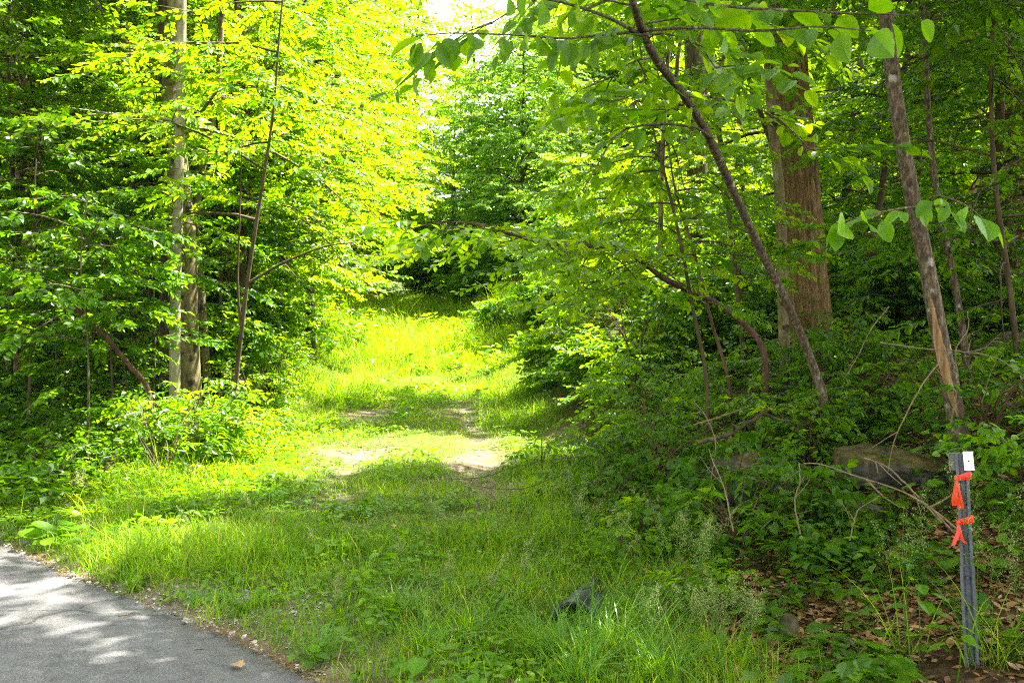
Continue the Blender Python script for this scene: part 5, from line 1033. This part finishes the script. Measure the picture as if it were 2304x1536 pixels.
# more of the same seeding grass, scattered over the verge
src_ = [o for o in bpy.data.objects if o.name.startswith('seeding_grass_tuft') and o.parent is None]
for i, (px, py, k, sc) in enumerate([(1000, 1230, 6, .8), (900, 1300, 6, .7), (1120, 1260, 7, .8), (1180, 1350, 6, .9), (1010, 1360, 6, .8), (820, 1250, 6, .7), (1240, 1180, 8, .8), (1330, 1260, 7, .9), (1350, 1180, 8, .8), (700, 1260, 6, .6), (1460, 1250, 7, .9), (1600, 1300, 3, .8), (1680, 1500, 5, .8), (1560, 1490, 5, .8), (1450, 1500, 7, .8), (760, 1400, 6, .6), (930, 1180, 8, .6), (560, 1180, 6, .7), (420, 1210, 6, .6), (1140, 1180, 8, .7)]):
    copy_thing(src_[k], at_px(px, py), rp.uniform(0, 6.28), sc, 'small seeding grass scattered through the long grass of the verge', 'seeding grasses of the verge')
def leafy_stem(rng, h, kind, size, pairs, top=True, spread=.02, whorl=2):
    st, lf_ = MB(), MB(); lv, lf = leaf_shape(kind); q = smooth_pts([(0, 0, -.03), (rng.normal(0, .03), rng.normal(0, .03), h * .6), (rng.normal(0, .05), rng.normal(0, .05), h)], 8); tube(st, q, np.linspace(.004, .002, 8), 5, t=.4, cap=False)
    pos, dd, sc = [], [], []
    for i in range(pairs):
        t = .45 + .55 * (i + 1) / pairs; u = t * 7; j = min(int(u), 6); b = q[j] * (1 - u + j) + q[j + 1] * (u - j); a0 = i * 1.57 + rng.normal(0, .3)
        for w in range(whorl):
            a = a0 + w * 6.28 / whorl; e = np.array((math.cos(a), math.sin(a), rng.uniform(-.1, .35))); pet = e * size * .45
            tube(st, [b, b + pet], [.0016, .001], 3, t=.5, cap=False); pos.append(b + pet); dd.append(e - (0, 0, .25)); sc.append(size * rng.uniform(.75, 1.15))
    n = len(pos); lf_.add(*place(lv, lf, np.full(len(lv), .5), np.array(pos), frame(np.array(dd), np.stack([rng.normal(0, .2, n), rng.normal(0, .2, n), np.ones(n)], 1)), np.array(sc), rng.uniform(.3, .7, n)))
    return st, lf_
seedl = [(1780, 1240, .20), (1850, 1255, .22), (1905, 1230, .24), (1870, 1290, .18), (1690, 1180, .24), (1740, 1190, .22), (1930, 1290, .2), (1700, 1235, .2), (1800, 1320, .14), (1640, 1250, .2), (2090, 1170, .24), (2000, 1190, .24), (1970, 1240, .2), (2250, 1160, .26), (2290, 1210, .22), (2260, 1300, .2), (1560, 1200, .24), (1830, 1200, .22), (2040, 1330, .18), (1960, 1390, .15), (1500, 1160, .22), (1610, 1170, .24), (2110, 1100, .3), (2215, 1090, .3)]
protos = []
for k in range(4):
    st, lf_ = leafy_stem(rp, .2, 'maple', .085, 2 + k % 2); protos.append((st, lf_))
made = [None] * 4
for i, (px, py, h) in enumerate(seedl):
    k = i % 4; p = at_px(px, py)
    if made[k] is None: made[k] = mesh_plant('maple_seedling', 'small maple seedling with pointed lobed leaves on the brown leaf litter', 'seedling', p, [('stem', protos[k][0], 'herb'), ('leaves', protos[k][1], 'herb')], 'maple seedlings on the shady bank'); made[k].scale = (h / .2,) * 3
    else: copy_thing(made[k], p, rp.uniform(0, 6.28), h / .2)
st, lf_ = leafy_stem(rp, .42, 'bigoval', .115, 4); mesh_plant('milkweed_plant', 'upright plant with long pointed leaves in pairs next to the marker post', 'plant', at_px(2068, 1500), [('stem', st, 'herb'), ('leaves', lf_, 'herb')])
st, lf_ = leafy_stem(rp, .26, 'bigoval', .10, 3); mesh_plant('milkweed_plant', 'shorter pointed leaf plant low beside the foot of the marker post', 'plant', at_px(2150, 1540), [('stem', st, 'herb'), ('leaves', lf_, 'herb')])
def big_leaf(rng, n, size, kind='maple'):
    st, lf_ = MB(), MB(); lv, lf = leaf_shape(kind)
    for i in range(n):
        a = i * 2.4 + rng.normal(0, .3); r = size * rng.uniform(.15, 1.0); z = size * rng.uniform(.45, 1.0); e = np.array((math.cos(a), math.sin(a), -.15)); b = np.array((math.cos(a) * r, math.sin(a) * r, z))
        tube(st, smooth_pts([(0, 0, -.02), b * (.5, .5, .7), b], 5), [.004, .003, .003, .002, .002], 4, t=.6, cap=False)
        lf_.add(*place(lv, lf, np.full(len(lv), .5), b[None], frame(e[None], np.array([[rng.normal(0, .15), rng.normal(0, .15), 1.]])), np.array([size * rng.uniform(.7, 1.2)]), np.array([rng.uniform(.35, .8)])))
    return st, lf_
bigs = [('large bright lobed leaf clump spreading at the bottom of the shady bank', 1900, 1545, 9, .20, 'maple'), ('second bright lobed leaf clump touching the spreading one', 1990, 1540, 7, .17, 'maple'), ('round heart leaved plant lying flat on the brown leaves', 1775, 1450, 6, .12, 'round'), ('heart leaved plant tucked below the small mossy stone', 1745, 1410, 4, .12, 'round'), ('single round leaved plant among the brown leaves by the airy grass heads', 1700, 1420, 3, .10, 'round'), ('round leaved plant above the heart leaved one on the litter', 1800, 1310, 4, .11, 'round'), ('broad leaved plant at the corner beyond the marker post', 2270, 1490, 7, .16, 'round'),
        ('sunlit broad leaved plant crowding the asphalt at the road bend', 105, 1225, 9, .20, 'round'), ('sunlit broad leaved plant further back along the road bend', 25, 1205, 8, .18, 'round'), ('pale broad leaved plant where the bend meets the weedy verge', 165, 1245, 7, .14, 'round'), ('low plantain rosette on the weedy verge', 325, 1285, 7, .10, 'round'), ('plantain rosette in the lower verge beside bare soil', 1080, 1500, 6, .11, 'round'), ('small plantain beside the bright grass tuft at the asphalt edge', 600, 1360, 5, .07, 'round'), ('lone broad leaved weed at the lower edge of the verge', 950, 1530, 5, .12, 'bigoval')]
for lb, px, py, n, sz, kd in bigs:
    st, lf_ = big_leaf(rp, n, sz, kd); mesh_plant('broad_leaved_plant', lb, 'plant', at_px(px, py), [('stalks', st, 'herb'), ('leaves', lf_, 'herb')])

def bark_scar():
    e = [o for o in bpy.data.objects if o.name == 'split_bark_tree'][0]; mb = MB(); b = np.array(e.location)
    for (pp, w) in (([(2158, 935, 7.5), (2136, 850, 7.5), (2117, 770, 7.5), (2106, 712, 7.5)], .044), ([(2125, 800, 7.5), (2108, 720, 7.5), (2098, 668, 7.5)], .02)):
        q = smooth_pts([P(px - 12, py, d) for px, py, d in pp], 30) - b; t = np.linspace(0, 1, 30); ww = w * np.sin(np.pi * np.clip(t, .03, .97)) ** .6; off = np.array((0, -.064, 0))
        rows = [q + off * c + np.array((1, 0, 0)) * (sx * ww)[:, None] + np.array((0, -.006, 0)) * (1 + .5 * np.sin(t * 40 + sx * 9))[:, None] for sx, c in ((-.95, .80), (-.5, 1.0), (0, 1.06), (.5, 1.0), (.95, .80))]
        V = np.concatenate(rows); k = np.arange(29); mb.quads(V, np.concatenate([np.stack([r * 30 + k, r * 30 + k + 1, r * 30 + 31 + k, r * 30 + 30 + k], 1) for r in range(4)]))
    o = mb.build('bark_scar', M['wound'], e); o['label'] = 'split orange scar of bare wood'
bark_scar()
EXPOSURE = 3.3

# ------------------------------------------------------------------ camera and render settings
cam = bpy.data.cameras.new('camera'); cam.sensor_width = 36; cam.lens = 35; cam.clip_end = 1000; cam.clip_start = .05
co = bpy.data.objects.new('camera', cam); C.objects.link(co); co.location = (0, 0, EYE); co.rotation_euler = (R(90), 0, 0)
cam.dof.use_dof = True; cam.dof.focus_distance = 6.5; cam.dof.aperture_fstop = 8.0
sc = bpy.context.scene; sc.camera = co
sc.view_settings.view_transform = 'Standard'; sc.view_settings.look = 'None'; sc.view_settings.gamma = 1; sc.view_settings.exposure = EXPOSURE
sc.cycles.max_bounces = 7; sc.cycles.diffuse_bounces = 4; sc.cycles.glossy_bounces = 2; sc.cycles.transmission_bounces = 5; sc.cycles.transparent_max_bounces = 4
sc.cycles.filter_width = 1.1
sc.cycles.use_denoising = False
